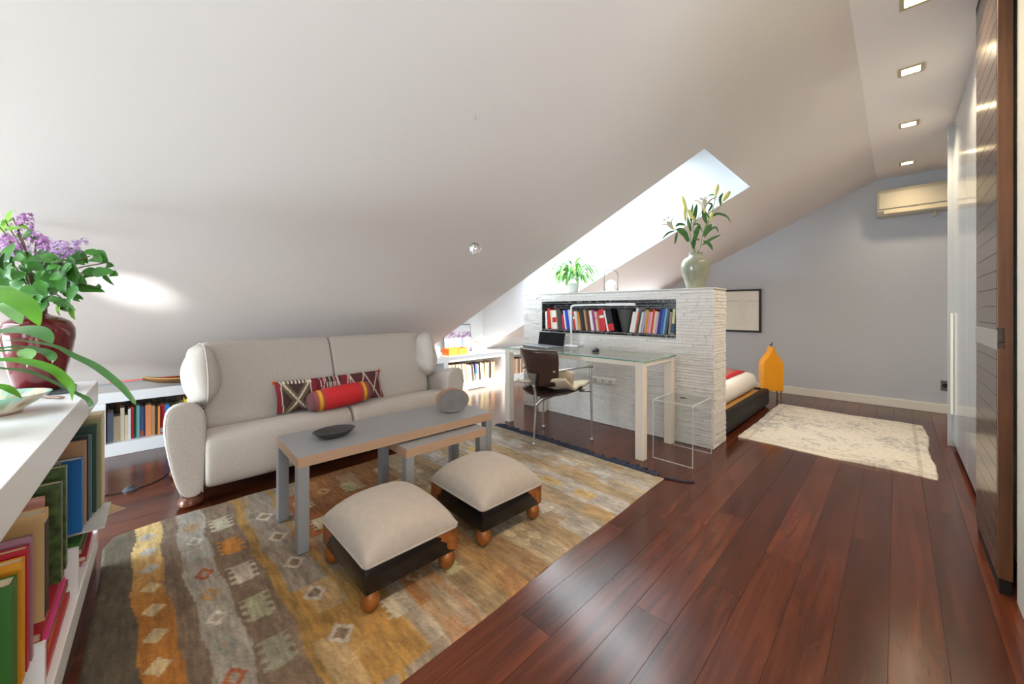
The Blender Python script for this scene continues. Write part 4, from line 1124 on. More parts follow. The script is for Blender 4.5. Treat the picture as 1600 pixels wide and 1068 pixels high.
while y < 0.75:
    t = rnd.choice((.03, .04, .05)); c = rnd.choice(((92, 70, 54), (74, 60, 52), (110, 84, 66), (60, 52, 50)))
    i += 1
    book('book', '%s book in the back row behind the shelf books, %s from the left' % (colname(c), ordinal(i)), 'book', 'back row of books on the low shelf', (SX - 0.25, y + t / 2, ZS), PI / 2, t, rnd.uniform(.26, .30), 0.14, c)
    y += t + 0.004
# -- disc cases in the compartment right of the sofa
y = 2.72
for i, c in enumerate([(60, 60, 70), W_, (40, 60, 130), (170, 176, 190), (34, 36, 44), W_, (60, 90, 160), (30, 30, 36), (200, 200, 204), (40, 44, 60)]):
    t = 0.022
    book('disc_case', '%s disc case, %s from left on the dark shelf behind the sofa arm' % (colname(c), ordinal(i + 1)), 'disc case', 'disc cases on the low shelf', (SX - 0.06, y + t / 2, ZS), PI / 2, t, rnd.choice((.19, .2, .21)), 0.13, c)
    y += t + 0.002
# -- records then books in the next compartment
y = 3.125; pa = 0
rec = [(206, 188, 160), (150, 120, 96), (216, 200, 180), (104, 80, 66), (196, 170, 150), (180, 150, 130), (70, 58, 54), (214, 196, 170), (170, 120, 100), (200, 180, 160)]
for i in range(26):
    t = rnd.choice((.009, .011, .013)); c = rec[(i * 7) % 10]
    book('record_sleeve', '%s record sleeve, %s from the left in the leaning row of records' % (colname(c), ordinal(i + 1)), 'record', 'leaning records on the low shelf', (SX - 0.04, y + t / 2 + 0.05, ZS), PI / 2, t, 0.285 - 0.0005 * i, 0.27, c, math.radians(-9))
    y += t / math.cos(math.radians(9)) + 0.0012
y += 0.052
mix = [(CRM, .026, .24, 0), ((216, 206, 190), .022, .25, 0), (CRM, .03, .23, 0), ((70, 56, 50), .03, .25, 0), ((206, 190, 150), .02, .235, 0), ((40, 100, 190), .028, .25, W_), ((200, 50, 60), .014, .24, 0), ((206, 198, 186), .024, .235, 0), ((44, 40, 44), .032, .255, 0), ((220, 206, 176), .03, .255, 0), ((212, 192, 150), .034, .235, 0),
       (CRM, .026, .25, 0), ((90, 130, 80), .014, .24, 0), ((206, 186, 150), .03, .235, 0), ((190, 180, 170), .016, .245, 0), ((40, 34, 36), .038, .24, 0), ((214, 150, 140), .018, .25, 0), ((216, 200, 186), .02, .235, 0), ((200, 150, 110), .026, .245, 0)]
for i, (c, t, h, b) in enumerate(mix):
    if y + t > 4.10: break
    a = math.radians(-7 if i < 5 else -4 if i < 11 else 0)
    book('book', '%s %s book, %s to the right of the leaning records on the low shelf' % (size_word(t), colname(c), ordinal(i + 1)), 'book', 'books beside the records', (SX - 0.045 - rnd.random() * .02, y + t / 2, ZS), PI / 2, t, h, 0.17, c, a, b or None, bandz=(0.02, 0.4))
    y += t / math.cos(a) + 0.0015 + (0.006 if i in (4, 10) else 0)
# -- last visible compartment by the partition
y = 4.19
for i, (c, t, h) in enumerate([((70, 80, 130), .03, .25), ((150, 150, 150), .022, .24), ((60, 96, 80), .026, .245), (W_, .03, .235), ((222, 140, 60), .03, .25), ((220, 190, 150), .02, .24), ((206, 60, 44), .04, .26), ((220, 206, 180), .03, .24), ((206, 130, 90), .035, .25), (CRM, .03, .245), ((190, 150, 120), .03, .24), ((120, 60, 50), .03, .25), (CRM, .03, .24), ((160, 120, 90), .04, .25), ((220, 200, 170), .04, .24)]):
    book('book', '%s %s book, %s from the left in the shelf compartment behind the desk leg' % (size_word(t), colname(c), ordinal(i + 1)), 'book', 'books on the low shelf by the partition', (SX - 0.05, y + t / 2, ZS), PI / 2, t, h, 0.16, c)
    y += t + 0.0015

# ================================================================== WHITE BOOKCASE AT THE LEFT
BE = Vector((-2.507, -0.0915, 0)); BRZ = math.atan2(-0.047, 1.0)
bc = thing('bookcase', 'waist-high white bookcase with thick top at the left edge of the picture', 'bookcase', BE, BRZ)
BM_ = Matrix.Translation(BE) @ Matrix.Rotation(BRZ, 4, 'Z')
def bl_(x, y, z): return BM_ @ Vector((x, y, z))
LW, DPT = 1.95, 0.44
obj('top_board', bbox((0, -DPT, 0.741), (LW, 0, 0.835), 0.002), WHITE, bc)
obj('front_rail', bbox((0.001, -0.04, 0.092), (LW, 0, 0.176), 0.002), WHITE, bc)
obj('bottom_board', bbox((0.001, -DPT + 0.002, 0.15), (LW, -0.0405, 0.176)), WHITE, bc)
obj('toe_kick', bbox((0.002, -DPT + 0.03, 0.0), (LW, -0.006, 0.0915)), mat('reddish_toe_kick', (70, 34, 24), 0.35), bc)
obj('back_panel', bbox((0, -DPT, 0.092), (LW, -DPT + 0.018, 0.7405)), WHITE, bc)
obj('middle_shelf', bbox((0.001, -DPT + 0.0185, 0.295), (LW, -0.07, 0.313)), WHITE, bc)
for xx in (0.50, 1.009, 1.62): obj('divider', bbox((xx, -DPT + 0.02, 0.1765), (xx + 0.02, -0.004, 0.2945)), WHITE, bc)
for xx in (0.50, 1.009, 1.62): obj('divider_front', bbox((xx, -0.069, 0.295), (xx + 0.02, -0.004, 0.328)), WHITE, bc)
obj('end_post', bbox((0.001, -DPT + 0.0185, 0.1765), (0.02, -0.30, 0.7405)), WHITE, bc)
def bcb(name, label, x, y, z, th, h, dep, c, lean=0.0, band=None, bandz=(.6, .85)):
    p = bl_(x, y, z)
    return book(name, label, 'book', 'books in the white bookcase', p, BRZ + PI, th, h, dep, c, lean, band, parts=True, bandz=bandz)
ZU = 0.3135
up = [('magazine_file', 'tall beige magazine file sticking out at the far end of the white bookcase', .045, .020, .09, .385, .25, (206, 180, 140)),
      ('book', 'large olive green book with pale cover picture beside the beige magazine file', .115, .018, .03, .375, .25, (132, 134, 92)),
      ('book', 'dark green book with cream spine next to the olive one in the white bookcase', .155, .008, .025, .36, .24, (40, 66, 56)),
      ('book', 'teal hardback between the green book and the big blue one', .20, -.002, .028, .33, .22, (84, 118, 118)),
      ('book', 'slim black book among teal hardbacks beside the big blue book', .235, -.006, .018, .335, .22, (38, 40, 44)),
      ('book', 'tan cloth book just behind the big blue book in the bookcase', .265, -.010, .02, .325, .22, (176, 136, 100)),
      ('book', 'big bright blue book standing upright in the white bookcase', .32, -.014, .04, .275, .23, (18, 98, 166)),
      ('book', 'cream paperback pushed in beside the big blue book', .385, -.05, .03, .25, .16, (220, 204, 170)),
      ('book', 'grey book with white lettering panel between blue and orange books', .44, -.055, .03, .30, .2, (120, 112, 122)),
      ('book', 'tall orange and brown book beside the leafy green cover', .60, -.020, .03, .33, .25, (206, 92, 50)),
      ('book', 'tall book with dark leafy green photograph cover in the bookcase', .68, -.020, .03, .305, .26, (64, 82, 44)),
      ('book', 'white and red magazine standing behind the beige boxed book', .75, -.045, .02, .29, .2, (206, 150, 140)),
      ('book', 'large beige boxed book with black and yellow spine in the bookcase', .865, -.024, .045, .29, .24, (206, 170, 120)),
      ('book', 'black slim volume in front of the beige boxed book', .925, -.04, .025, .25, .18, (22, 22, 24)),
      ('book', 'brown leather-look book beside the black slim volume', .985, -.05, .03, .27, .2, (130, 92, 66)),
      ('book', 'mauve large-format book behind the bright red one', 1.045, -.02, .016, .295, .26, (150, 104, 122)),
      ('book', 'bright red large-format book nearest but two to the camera', 1.078, -.0215, .022, .285, .26, (168, 22, 40)),
      ('book', 'yellow-orange large-format book between the red and the green one', 1.115, -.022, .026, .275, .26, (206, 138, 22)),
      ('book', 'bright green large-format book at the lower left corner of the picture', 1.18, -.0235, .045, .262, .26, (46, 96, 28)),
      ('book', 'navy book in front of the bright green large-format one', 1.26, -.06, .04, .22, .18, (40, 44, 60)),
      ('book', 'beige book nearest the camera in the white bookcase', 1.33, -.06, .04, .24, .18, (196, 170, 130))]
for n_, lab, x, y, th, h, dep, c in up:
    o = bcb(n_, lab, x, y, ZU, th, h, dep, c, band=((24, 24, 26) if 'boxed' in lab else None), bandz=(.02, .9))
# lying stacks in the lower row
lows = [(0.03, 0.49), (0.525, 1.05), (1.085, 1.61)]
pal = [(206, 60, 130), (60, 50, 54), (196, 96, 50), (60, 120, 50), (206, 204, 198), (170, 30, 44), (216, 206, 190), (150, 60, 66), (214, 200, 176), (176, 60, 60), (120, 90, 84), (222, 212, 190)]
k = 0
for si, (a, b) in enumerate(lows):
    z = 0.1768
    words_ = ['far', 'middle', 'near'][si]
    for j in range(5):
        t = rnd.choice((.018, .02, .022, .024))
        if z + t > (0.28 if si == 0 else 0.292): break
        c = pal[(k * 5 + si) % 12]; k += 1
        L = (b - a) * rnd.uniform(.55, .8) if si else 0.28
        x = a + 0.01 + L / 2 + (0.02 * (j % 2)); p = bl_(x, -0.012 - 0.02 * rnd.random() + (0.012 if si == 0 else 0), z + t / 2)
        # lying: spine forwards, thickness vertical
        cv = nbm(); e = 0.002
        box(cv, (-L / 2, 0, -t / 2), (L / 2, 0.2, -t / 2 + e)); box(cv, (-L / 2, 0, t / 2 - e), (L / 2, 0.2, t / 2)); box(cv, (-L / 2, 0, -t / 2 + e), (L / 2, e, t / 2 - e))
        o = obj('book', cv, bookmat(c), None, loc=p, rot=(0, 0, BRZ + PI + rnd.uniform(-.03, .03)))
        o['label'] = '%s book lying flat, %s from the bottom of the %s stack in the bookcase' % (colname(c), ordinal(j + 1), words_); o['category'] = 'book'; o['group'] = 'books lying in the bottom row of the bookcase'
        pg = nbm(); box(pg, (-L / 2 + .003, e, -t / 2 + e), (L / 2 - .003, 0.196, t / 2 - e)); obj('page_block', pg, PAGES, o)
        z += t + 0.0008
# a magazine poking out over the far stack
p = bl_(0.20, 0.05, 0.30)
mg = obj('magazine', bbox((-0.13, -0.11, 0), (0.13, 0.0, 0.006)), [mat('magazine_grey', (196, 196, 194), 0.4)], None, loc=bl_(0.20, 0.045, 0.302), rot=(0, 0, BRZ))
mg['label'] = 'grey-white magazine lying on top of the far stack, poking out of the bookcase'; mg['category'] = 'magazine'
fl_ = obj('folder', bbox((-0.07, -0.11, 0), (0.07, 0.0, 0.004)), [mat('folder_tan', (190, 160, 124), 0.7)], None, loc=bl_(0.10, 0.06, 0.2955), rot=(0, 0, BRZ + 0.5))
fl_['label'] = 'tan card folder with one corner sticking out below the grey-white magazine'; fl_['category'] = 'folder'

# ================================================================== THINGS ON THE BOOKCASE
TZ = 0.8352
slate = obj('slate_tray', bbox((-0.11, -0.10, 0), (0.11, 0.10, 0.006), 0.001, 1), mat('slate', (72, 82, 88), 0.6, var=0.1), None, loc=(-2.30, -0.243, TZ), rot=(0, 0, 0.05))
slate['label'] = 'thin square slate tray under the dark red vase'; slate['category'] = 'tray'
VX, VY = -2.305, -0.238
rv = thing('red_vase', 'glossy dark red shouldered vase with narrow neck on the slate tray', 'vase', (VX, VY, TZ + 0.0065))
RED = mat('oxblood_glaze', (96, 16, 18), 0.12, var=0.25, vscale=14, coat=0.6)
prof_v = [(0, 0), (0.050, 0), (0.054, 0.01), (0.066, 0.07), (0.079, 0.14), (0.087, 0.20), (0.087, 0.235), (0.078, 0.262), (0.055, 0.278), (0.03, 0.286), (0.021, 0.294), (0.020, 0.315), (0.026, 0.326), (0.022, 0.328), (0.016, 0.31), (0, 0.29)]
obj('body', lathe([(r * 1.08, z * 1.0) for r, z in prof_v], 48), RED, rv, smooth=2)
obj('neck', lathe([(0.0215, 0.293), (0.0208, 0.314), (0.0268, 0.326), (0.0225, 0.3285), (0.017, 0.312)], 32), mat('dark_glaze', (50, 32, 34), 0.18), rv, smooth=2)

DV = 1.475
LMOUTH = Vector((VX, VY, TZ + 0.33))
lb = thing('lilac_bouquet', 'big bunch of purple lilac with heart-shaped green leaves in the red vase', 'flowers', LMOUTH)
LILF = mat('lilac_floret', (204, 170, 218), 0.7, var=0.3, vscale=40, sss=0.1)
LIL2 = mat('lilac_floret_pink', (196, 140, 196), 0.7, var=0.3, vscale=40)
TWIG = mat('twig', (96, 84, 52), 0.8)
LLEAF = mat('lilac_leaf', (58, 116, 34), 0.38, var=0.35, vscale=18)
LLEAF2 = mat('lilac_leaf_light', (128, 182, 60), 0.4, var=0.2, vscale=18)
rnd = random.Random(8)
def heart(t): return min(1.0, (t / 0.22 + 0.12)) ** 0.7 * (1 - max(0, t - 0.22) / 0.78) ** 0.85 if t < 0.999 else 0.02
def bq(px, py, dd=0.0): return at(px, py, DV + dd)
pan = [((28, 362), (44, 336), .05, LIL2), ((55, 395), (58, 365), .05, LIL2), ((38, 405), (30, 385), .055, LILF), ((92, 408), (64, 372), .045, LIL2), ((78, 400), (100, 380), .05, LILF), ((85, 405), (132, 376), .048, LILF), ((60, 415), (45, 405), .045, LIL2), ((98, 398), (118, 392), .042, LIL2),
       ((2, 400), (-6, 372), .055, LILF), ((20, 390), (12, 368), .045, LIL2), ((-30, 400), (-40, 360), .06, LILF), ((75, 384), (72, 372), .03, LILF)]
def floret(bm, c, n, r):
    """four-petalled lilac floret"""
    n = n.normalized(); a = n.orthogonal().normalized(); b = n.cross(a)
    rot = rnd.random() * PI; 
    v0 = bm.verts.new(c)
    vs_ = []
    for k in range(8):
        th = rot + k * PI / 4; rr = r if k % 2 == 0 else r * 0.36
        vs_.append(bm.verts.new(c + (a * math.cos(th) + b * math.sin(th)) * rr + n * (r * 0.25 if k % 2 == 0 else 0)))
    for k in range(8): bm.faces.new((v0, vs_[k], vs_[(k + 1) % 8]))
for (p0, p1, r_, m_) in pan:
    dd = rnd.uniform(-.08, .08)
    a = bq(*p0, dd); b = bq(*p1, dd); bm = nbm()
    n_ = int(95 * (r_ / .05) ** 2)
    d = (b - a)
    for k in range(n_):
        t = rnd.random() ** 0.8
        ax = a + d * t; rad = r_ * 0.9 * (1.0 - 0.72 * t) * (0.55 + 0.45 * min(1, t * 5))
        q = Vector((rnd.gauss(0, 1), rnd.gauss(0, 1), rnd.gauss(0, 1))).normalized()
        floret(bm, ax + q * rad * (0.8 + 0.25 * rnd.random()) - LMOUTH, q + Vector((0, 0, .2)), 0.0085)
    tip = b - LMOUTH
    obj('flower_panicle', bm, m_, lb, recalc=False, kind='stuff')
    bm = tube(nbm(), smooth_path([Vector((rnd.uniform(-.008, .008), rnd.uniform(-.008, .008), -0.02)), (a - LMOUTH) * 0.5 + Vector((0, 0, .03)), a - LMOUTH, tip * .6 + (a - LMOUTH) * .4], 4), 0.0028, 5)
    obj('stem', bm, TWIG, lb)
lv = []
for k in range(150):
    px = rnd.uniform(-30, 118); py = rnd.uniform(398, 472) + (8 if px > 90 else 0)
    lv.append((px, py, rnd.uniform(-90, 90), rnd.uniform(.036, .06), rnd.uniform(-.16, .1)))
lv += [(120, 405, 60, .07, 0), (128, 400, 20, .06, .02), (112, 412, 100, .075, .03), (145, 395, 70, .065, 0), (150, 405, 80, .08, -.02), (158, 400, 40, .07, .02), (170, 415, 95, .06, .02), (178, 428, 80, .055, 0), (160, 425, 100, .075, -.02), (145, 425, 90, .07, 0), (168, 435, 20, .05, .03),
       (140, 452, 85, .08, 0), (128, 448, 60, .06, 0), (150, 448, 100, .06, .02), (110, 460, 30, .06, 0), (106, 470, 10, .05, .03), (92, 483, -10, .055, 0), (113, 487, 0, .06, .02), (122, 436, 70, .07, -.03), (135, 432, 110, .06, 0),
       (16, 335, 180, .06, 0), (8, 350, 150, .075, .02), (14, 352, 200, .05, 0), (24, 356, 100, .09, -.05), (-8, 340, 170, .07, 0), (20, 372, 120, .06, .03), (48, 368, 75, .08, -.02), (14, 395, 10, .09, -.1), (75, 440, 0, .1, -.12), (95, 440, 20, .09, -.12), (60, 460, -20, .1, -.12), (30, 450, 0, .1, -.1), (110, 425, 30, .09, -.1), (62, 480, -10, .08, -.1)]
R_ = Vector((S, S, 0)); U_ = Vector((0, 0, 1)); N_ = Vector((-S, S, 0))
for k, (px, py, ang, sz, dd) in enumerate(lv):
    c = bq(px, py, dd) - LMOUTH
    a = math.radians(ang); sz *= 0.86 if k >= 150 else 1
    d = (R_ * math.sin(a) - U_ * math.cos(a) + N_ * rnd.uniform(-.5, .5)).normalized()
    up_ = (-N_ * 0.7 + U_ * rnd.uniform(.1, .8) + R_ * rnd.uniform(-.4, .4)).normalized()
    pts = [c - d * sz / 2, c, c + d * sz * 0.35 + up_ * -0.004, c + d * sz / 2 - up_ * 0.012]
    bm = leaf_bm(pts, sz * 0.66, heart, 0.22, up_, 4)
    obj('leaf', bm, LLEAF2 if (px < 30 and py < 380) or k in (165, 166, 167) else LLEAF, lb, recalc=False, smooth=2)
for tgt in ((140, 400), (165, 410), (178, 425), (145, 425), (150, 448), (128, 450), (110, 465), (113, 483), (93, 480), (8, 345), (20, 340), (24, 360), (-8, 345), (120, 410), (60, 440), (30, 430)):
    e = bq(*tgt) - LMOUTH
    obj('stem', tube(nbm(), smooth_path([Vector((rnd.uniform(-.008, .008), rnd.uniform(-.008, .008), -0.02)), e * 0.45 + Vector((0, 0, 0.05)), e], 5), 0.0022, 5), TWIG, lb)

# painted bowl, small stick
pb = thing('painted_bowl', 'round pottery bowl painted with green and brown flowers at the left picture edge', 'bowl', (-1.905, -0.275, TZ))
o = obj('body', lathe([(0, 0.004), (0.038, 0.004), (0.04, 0.0), (0.046, 0.0), (0.05, 0.012), (0.075, 0.03), (0.105, 0.056), (0.107, 0.058), (0.102, 0.058), (0.072, 0.034), (0.04, 0.014), (0, 0.013)], 64), mat('painted_pottery', (214, 204, 184), 0.3, vcol='col', var=0.04), pb, smooth=2)
sbv = o.modifiers.new('fine', 'SUBSURF'); sbv.levels = 0; sbv.render_levels = 0
def bowlcol(p):
    a = np.arctan2(p[:, 1], p[:, 0]); r = np.hypot(p[:, 0], p[:, 1]); z = p[:, 2]
    c = np.tile(np.array([216., 206, 186]), (len(p), 1))
    c[(np.sin(a * 9) > .1) & (z > .02) & (z < .04)] = (150, 170, 130)
    c[(np.sin(a * 9 + 1.4) > .5) & (z > .02) & (z < .04)] = (176, 120, 90)
    c[z < .01] = (150, 100, 80); c[(z > .05) & (np.sin(a * 5) > 0)] = (150, 204, 186)
    return c
painted(o, bowlcol)
st = obj('carved_stick', tube(nbm(), [(-0.045, 0, 0), (-0.03, 0.003, 0.001), (0, 0, 0), (0.03, -0.003, 0), (0.045, -0.002, 0.001)], [0.003, 0.006, 0.005, 0.006, 0.002], 8), mat('grey_brown_stick', (140, 116, 104), 0.7), smooth=2, loc=(-2.10, -0.185, TZ + 0.006), rot=(0, 0, 0.75))
st['label'] = 'short grey-brown carved stick lying between painted bowl and slate tray'; st['category'] = 'stick'

# large-leaved plant, its pot just outside the left picture edge
pl = thing('leafy_plant', 'peace lily with long arching leaves reaching in at the left edge over the bookcase', 'plant', at(-150, 0, 0.9).xy.to_3d() + Vector((0, 0, TZ)))
PB = Vector(pl.location)
obj('pot', lathe([(0, 0), (0.07, 0), (0.085, 0.13), (0.09, 0.14), (0.08, 0.14), (0.075, 0.12), (0, 0.12)], 36), mat('pot_white', (226, 226, 222), 0.35), pl, smooth=True)
PG1 = mat('plant_leaf_bright', (84, 146, 34), 0.35, var=0.2, vscale=10, stretch=(1, 1, 1), sss=0.1)
PG2 = mat('plant_leaf_deep', (66, 112, 58), 0.3, var=0.2, vscale=10)
PG3 = mat('plant_leaf_pale', (130, 178, 110), 0.35, var=0.15, vscale=10)
RT = PB + Vector((0, 0, 0.12))
def lance(t): return max(0.02, math.sin(PI * min(1, max(0, t)) ** 0.9)) ** 0.7
def ribbon(t): return 0.18 + 0.82 * max(0, math.sin(PI * min(1, t ** 1.4))) ** 0.9 if t < 0.97 else 0.1
leaves = [([(-70, 500, 1.0), (-25, 450, .99), (15, 460, .98), (45, 480, .97), (62, 508, .96)], .052, PG1, lance, -.15),
          ([(-60, 520, 1.05), (-10, 478, 1.05), (15, 480, 1.04), (33, 506, 1.04)], .052, PG3, lance, .1),
          ([(-60, 540, .95), (-15, 520, .93), (20, 516, .92), (50, 516, .92), (70, 524, .92), (82, 536, .92)], .046, PG2, lance, .1),
          ([(-50, 540, .98), (10, 532, 1.0), (40, 533, 1.02), (85, 541, 1.05), (115, 556, 1.07), (150, 573, 1.08), (185, 600, 1.08), (205, 622, 1.08), (212, 632, 1.08)], .020, PG2, lambda t: 0.3 + 0.7 * math.sin(PI * min(1, t ** 1.3)) ** 1.2 if t < .96 else 0.15, .2),
          ([(30, 540, 1.04), (55, 546, 1.04), (75, 552, 1.04), (83, 562, 1.04), (78, 576, 1.04)], .022, PG2, lance, .25),
          ([(-40, 565, .96), (0, 562, .97), (45, 566, .98), (80, 577, .99), (100, 592, 1.0), (112, 606, 1.0), (113, 626, 1.0)], .026, PG1, lance, .2),
          ([(-40, 570, .98), (0, 575, 1.0), (45, 581, 1.02), (85, 598, 1.05), (120, 615, 1.08), (137, 624, 1.09), (142, 634, 1.09), (138, 648, 1.09)], .014, PG2, lambda t: 0.4 + 0.6 * math.sin(PI * t) ** 1.0 if t < .95 else 0.2, .2),
          ([(34, 545, 1.02), (40, 550, 1.01), (44, 558, 1.01), (42, 574, 1.01)], .032, PG3, lance, .1),
          ([(-60, 600, .9), (0, 604, .92), (20, 612, .93), (34, 622, .94)], .02, PG1, lance, .2),
          ([(-70, 440, 1.05), (-40, 400, 1.1), (-20, 380, 1.15)], .09, PG1, lance, .1)]
for pts, wd_, m_, shp, fo in leaves:
    P = [at(*q) - PB for q in pts]
    obj('leaf', leaf_bm(P, wd_, shp, fo, (0.25, -0.25, 0.95), 5), m_, pl, recalc=False, smooth=2)
    obj('stalk', tube(nbm(), smooth_path([RT - PB + Vector((rnd.uniform(-.02, .02), rnd.uniform(-.02, .02), -0.02)), (RT - PB + P[0]) * 0.5 + Vector((0, 0, 0.03)), P[0]], 5), 0.0028, 6), PG2, pl)

# ================================================================== THINGS ON THE LOW SHELF
SZ = 0.5003
bt = thing('model_boat', 'carved wooden canoe model with red oar on the low shelf left of the sofa', 'ornament', (-4.47, 0.42, SZ), rotz=PI / 2)
bm = nbm(); rings = []
for k in range(15):
    t = -1 + 2 * k / 14; wv = 0.055 * (1 - abs(t) ** 2.4) + 0.003; zz = 0.012 * abs(t) ** 2 + 0.02 * abs(t) ** 4
    rings.append([(t * 0.33, wv * math.cos(a) , zz + 0.048 + 0.047 * math.sin(a) * (1 - 0.45 * abs(t) ** 3)) for a in [PI + PI * q / 10 for q in range(11)]] + [(t * 0.33, wv * 0.8 * math.cos(a), zz + 0.05 + 0.03 * math.sin(a)) for a in [2 * PI - PI * q / 8 for q in range(9)]])
obj('hull', loft(bm, rings), mat('canoe_wood', (112, 80, 48), 0.5, var=0.25, vscale=10), bt, smooth=True)
bm = nbm()
for s in (-1, 1):
    tube(bm, [(t * 0.33, s * (0.055 * (1 - abs(t) ** 2.4) + 0.003), 0.05 + 0.012 * t * t + 0.02 * t ** 4) for t in [-1 + 2 * k / 14 for k in range(15)]], 0.006, 6)
obj('gunwale', bm, mat('canoe_rim', (206, 160, 92), 0.5), bt, smooth=2)
oa = obj('oar', tube(nbm(), [(-0.52, 0.0, 0.062), (-0.2, 0.02, 0.06), (0.2, 0.02, 0.058)], [0.006, 0.005, 0.005], 8), mat('oar_red', (226, 84, 66), 0.5), bt, smooth=2)
pc = thing('leaning_picture', 'thin-framed pale abstract picture leaning on the shelf under the skylight wall', 'picture', atX(720, 546, -4.74).xy.to_3d() + Vector((0, 0, SZ)), rot=(0, math.radians(-6), 0))
obj('frame', bbox((-0.01, -0.30, 0), (0.0, 0.22, 0.42), 0.002, 1), mat('slim_grey_frame', (60, 66, 78), 0.4), pc)
pm = nbm(); gv = [[pm.verts.new((0.0012, -0.288 + 0.496 * i / 40, 0.012 + 0.396 * j / 32)) for i in range(41)] for j in range(33)]
for j in range(32):
    for i in range(40): pm.faces.new((gv[j][i], gv[j][i + 1], gv[j + 1][i + 1], gv[j + 1][i]))
o = obj('print', pm, mat('abstract_print', (206, 196, 214), 0.6, vcol='col', var=0.05, vscale=9), pc)
def abscol(p):
    Y, Z = p[:, 1], p[:, 2]
    c = np.tile(np.array([176., 168, 190]), (len(p), 1))
    n = np.sin(Y * 30 + 4 * np.sin(Z * 14)) * np.sin(Z * 24 + 3 * np.sin(Y * 17))
    c[n > .3] = (146, 112, 150); c[(n < -.5)] = (206, 204, 212); c[(Z < .12) & (n > -.2) & (Y < -.05)] = (170, 100, 132)
    c[(Y > .0) & (Y < .08) & (Z < .2)] = (92, 104, 150); c[(Z > .3)] = (196, 202, 210)
    return c
painted(o, abscol)
ORG = mat('orange_card', (226, 116, 44), 0.6)
for (px, wd_, lab, hh_) in ((712, 0.33, 'long orange open box on the low shelf in front of the leaning picture', 0.10), (664, 0.14, 'small orange box on the low shelf just behind the sofa wing pillow', 0.09)):
    q = atX(px, 548, -4.45)
    ob = thing('storage_box', lab, 'box', (-4.47, q.y, SZ))
    bm = nbm(); t = 0.006; d_ = 0.085
    box(bm, (-d_, -wd_ / 2, 0.0004), (d_, wd_ / 2, t)); box(bm, (-d_, -wd_ / 2, t), (-d_ + t, wd_ / 2, hh_)); box(bm, (d_ - t, -wd_ / 2, t), (d_, wd_ / 2, hh_)); box(bm, (-d_ + t, -wd_ / 2, t), (d_ - t, -wd_ / 2 + t, hh_)); box(bm, (-d_ + t, wd_ / 2 - t, t), (d_ - t, wd_ / 2, hh_))
    obj('body', bm, ORG, ob)
    obj('band', bbox((d_, -0.01, 0.002), (d_ + 0.0015, 0.01, hh_)), mat('orange_band', (206, 98, 40), 0.6), ob)
q = atX(752, 548, -4.55)
jr = thing('white_jar', 'round white jar with domed lid on the low shelf right of the leaning picture', 'jar', (-4.56, q.y, SZ))
obj('body', lathe([(0, 0.0004), (0.085, 0.0004), (0.095, 0.02), (0.095, 0.14), (0.08, 0.16), (0, 0.16)], 36), mat('jar_white', (228, 220, 210), 0.35), jr, smooth=True)
obj('lid', lathe([(0, 0.1605), (0.10, 0.1605), (0.10, 0.168), (0.08, 0.215), (0.03, 0.235), (0.016, 0.24), (0.016, 0.262), (0, 0.264)], 36), mat('jar_white', (228, 220, 210), 0.35), jr, smooth=True)
obj('rim', lathe([(0.096, 0.14), (0.099, 0.14), (0.099, 0.158), (0.096, 0.158)], 36), mat('jar_rim', (196, 160, 110), 0.5), jr)

# ================================================================== ON TOP OF THE PARTITION
pp = thing('potted_plant', 'small leafy peace lily in a white pot on top of the partition', 'plant', (-2.56, 3.53, PZ))
obj('pot', lathe([(0, 0.0004), (0.05, 0.0004), (0.062, 0.10), (0.064, 0.112), (0.057, 0.112), (0.054, 0.095), (0, 0.095)], 32), mat('pot_white', (226, 226, 222), 0.35), pp, smooth=True)
obj('soil', lathe([(0, 0.09), (0.054, 0.09), (0.05, 0.1), (0, 0.102)], 24), mat('soil', (54, 40, 30), 0.95), pp)
rnd = random.Random(31)
SG = [mat('small_leaf_bright', (160, 220, 90), 0.35, var=0.2, vscale=20, sss=0.1), mat('small_leaf_mid', (130, 190, 96), 0.35, var=0.25, vscale=20), mat('small_leaf_dark', (104, 158, 100), 0.35, var=0.2, vscale=20)]
for k in range(130):
    az = rnd.uniform(0, 2 * PI); L = rnd.uniform(.18, .37); el = rnd.uniform(.05, 1.15) if k > 6 else rnd.uniform(1.1, 1.45)
    L *= 1.15 if k <= 6 else 1
    dh = Vector((math.cos(az), math.sin(az), 0))
    b0 = Vector((rnd.uniform(-.03, .03), rnd.uniform(-.03, .03), 0.10))
    p1 = b0 + dh * L * 0.45 * math.cos(el) + Vector((0, 0, L * (0.25 + 0.42 * math.sin(el))))
    p2 = b0 + dh * L * 0.8 * math.cos(el * .8) + Vector((0, 0, L * (0.25 + 0.55 * math.sin(el)) - 0.02))
    p3 = b0 + dh * L * 1.0 * math.cos(el * .7) + Vector((0, 0, L * (0.05 + 0.62 * math.sin(el)) - 0.055 + (0.04 if k <= 6 else 0)))
    p3.z = max(p3.z, 0.006 if abs(p3.y) < .15 else -0.02); 
    # the blade is the outer part of the path, the stalk the inner part
    obj('leaf', leaf_bm([p1 * .5 + b0 * .5, p1, p2, p3], rnd.uniform(.022, .038), lambda t: max(.06, math.sin(PI * max(0, t * 1.18 - .18)) ** .8) if t > .15 else .08, .25, (0, 0, 1), 4), SG[rnd.choice((0, 1, 1, 2))], pp, recalc=False, smooth=2)
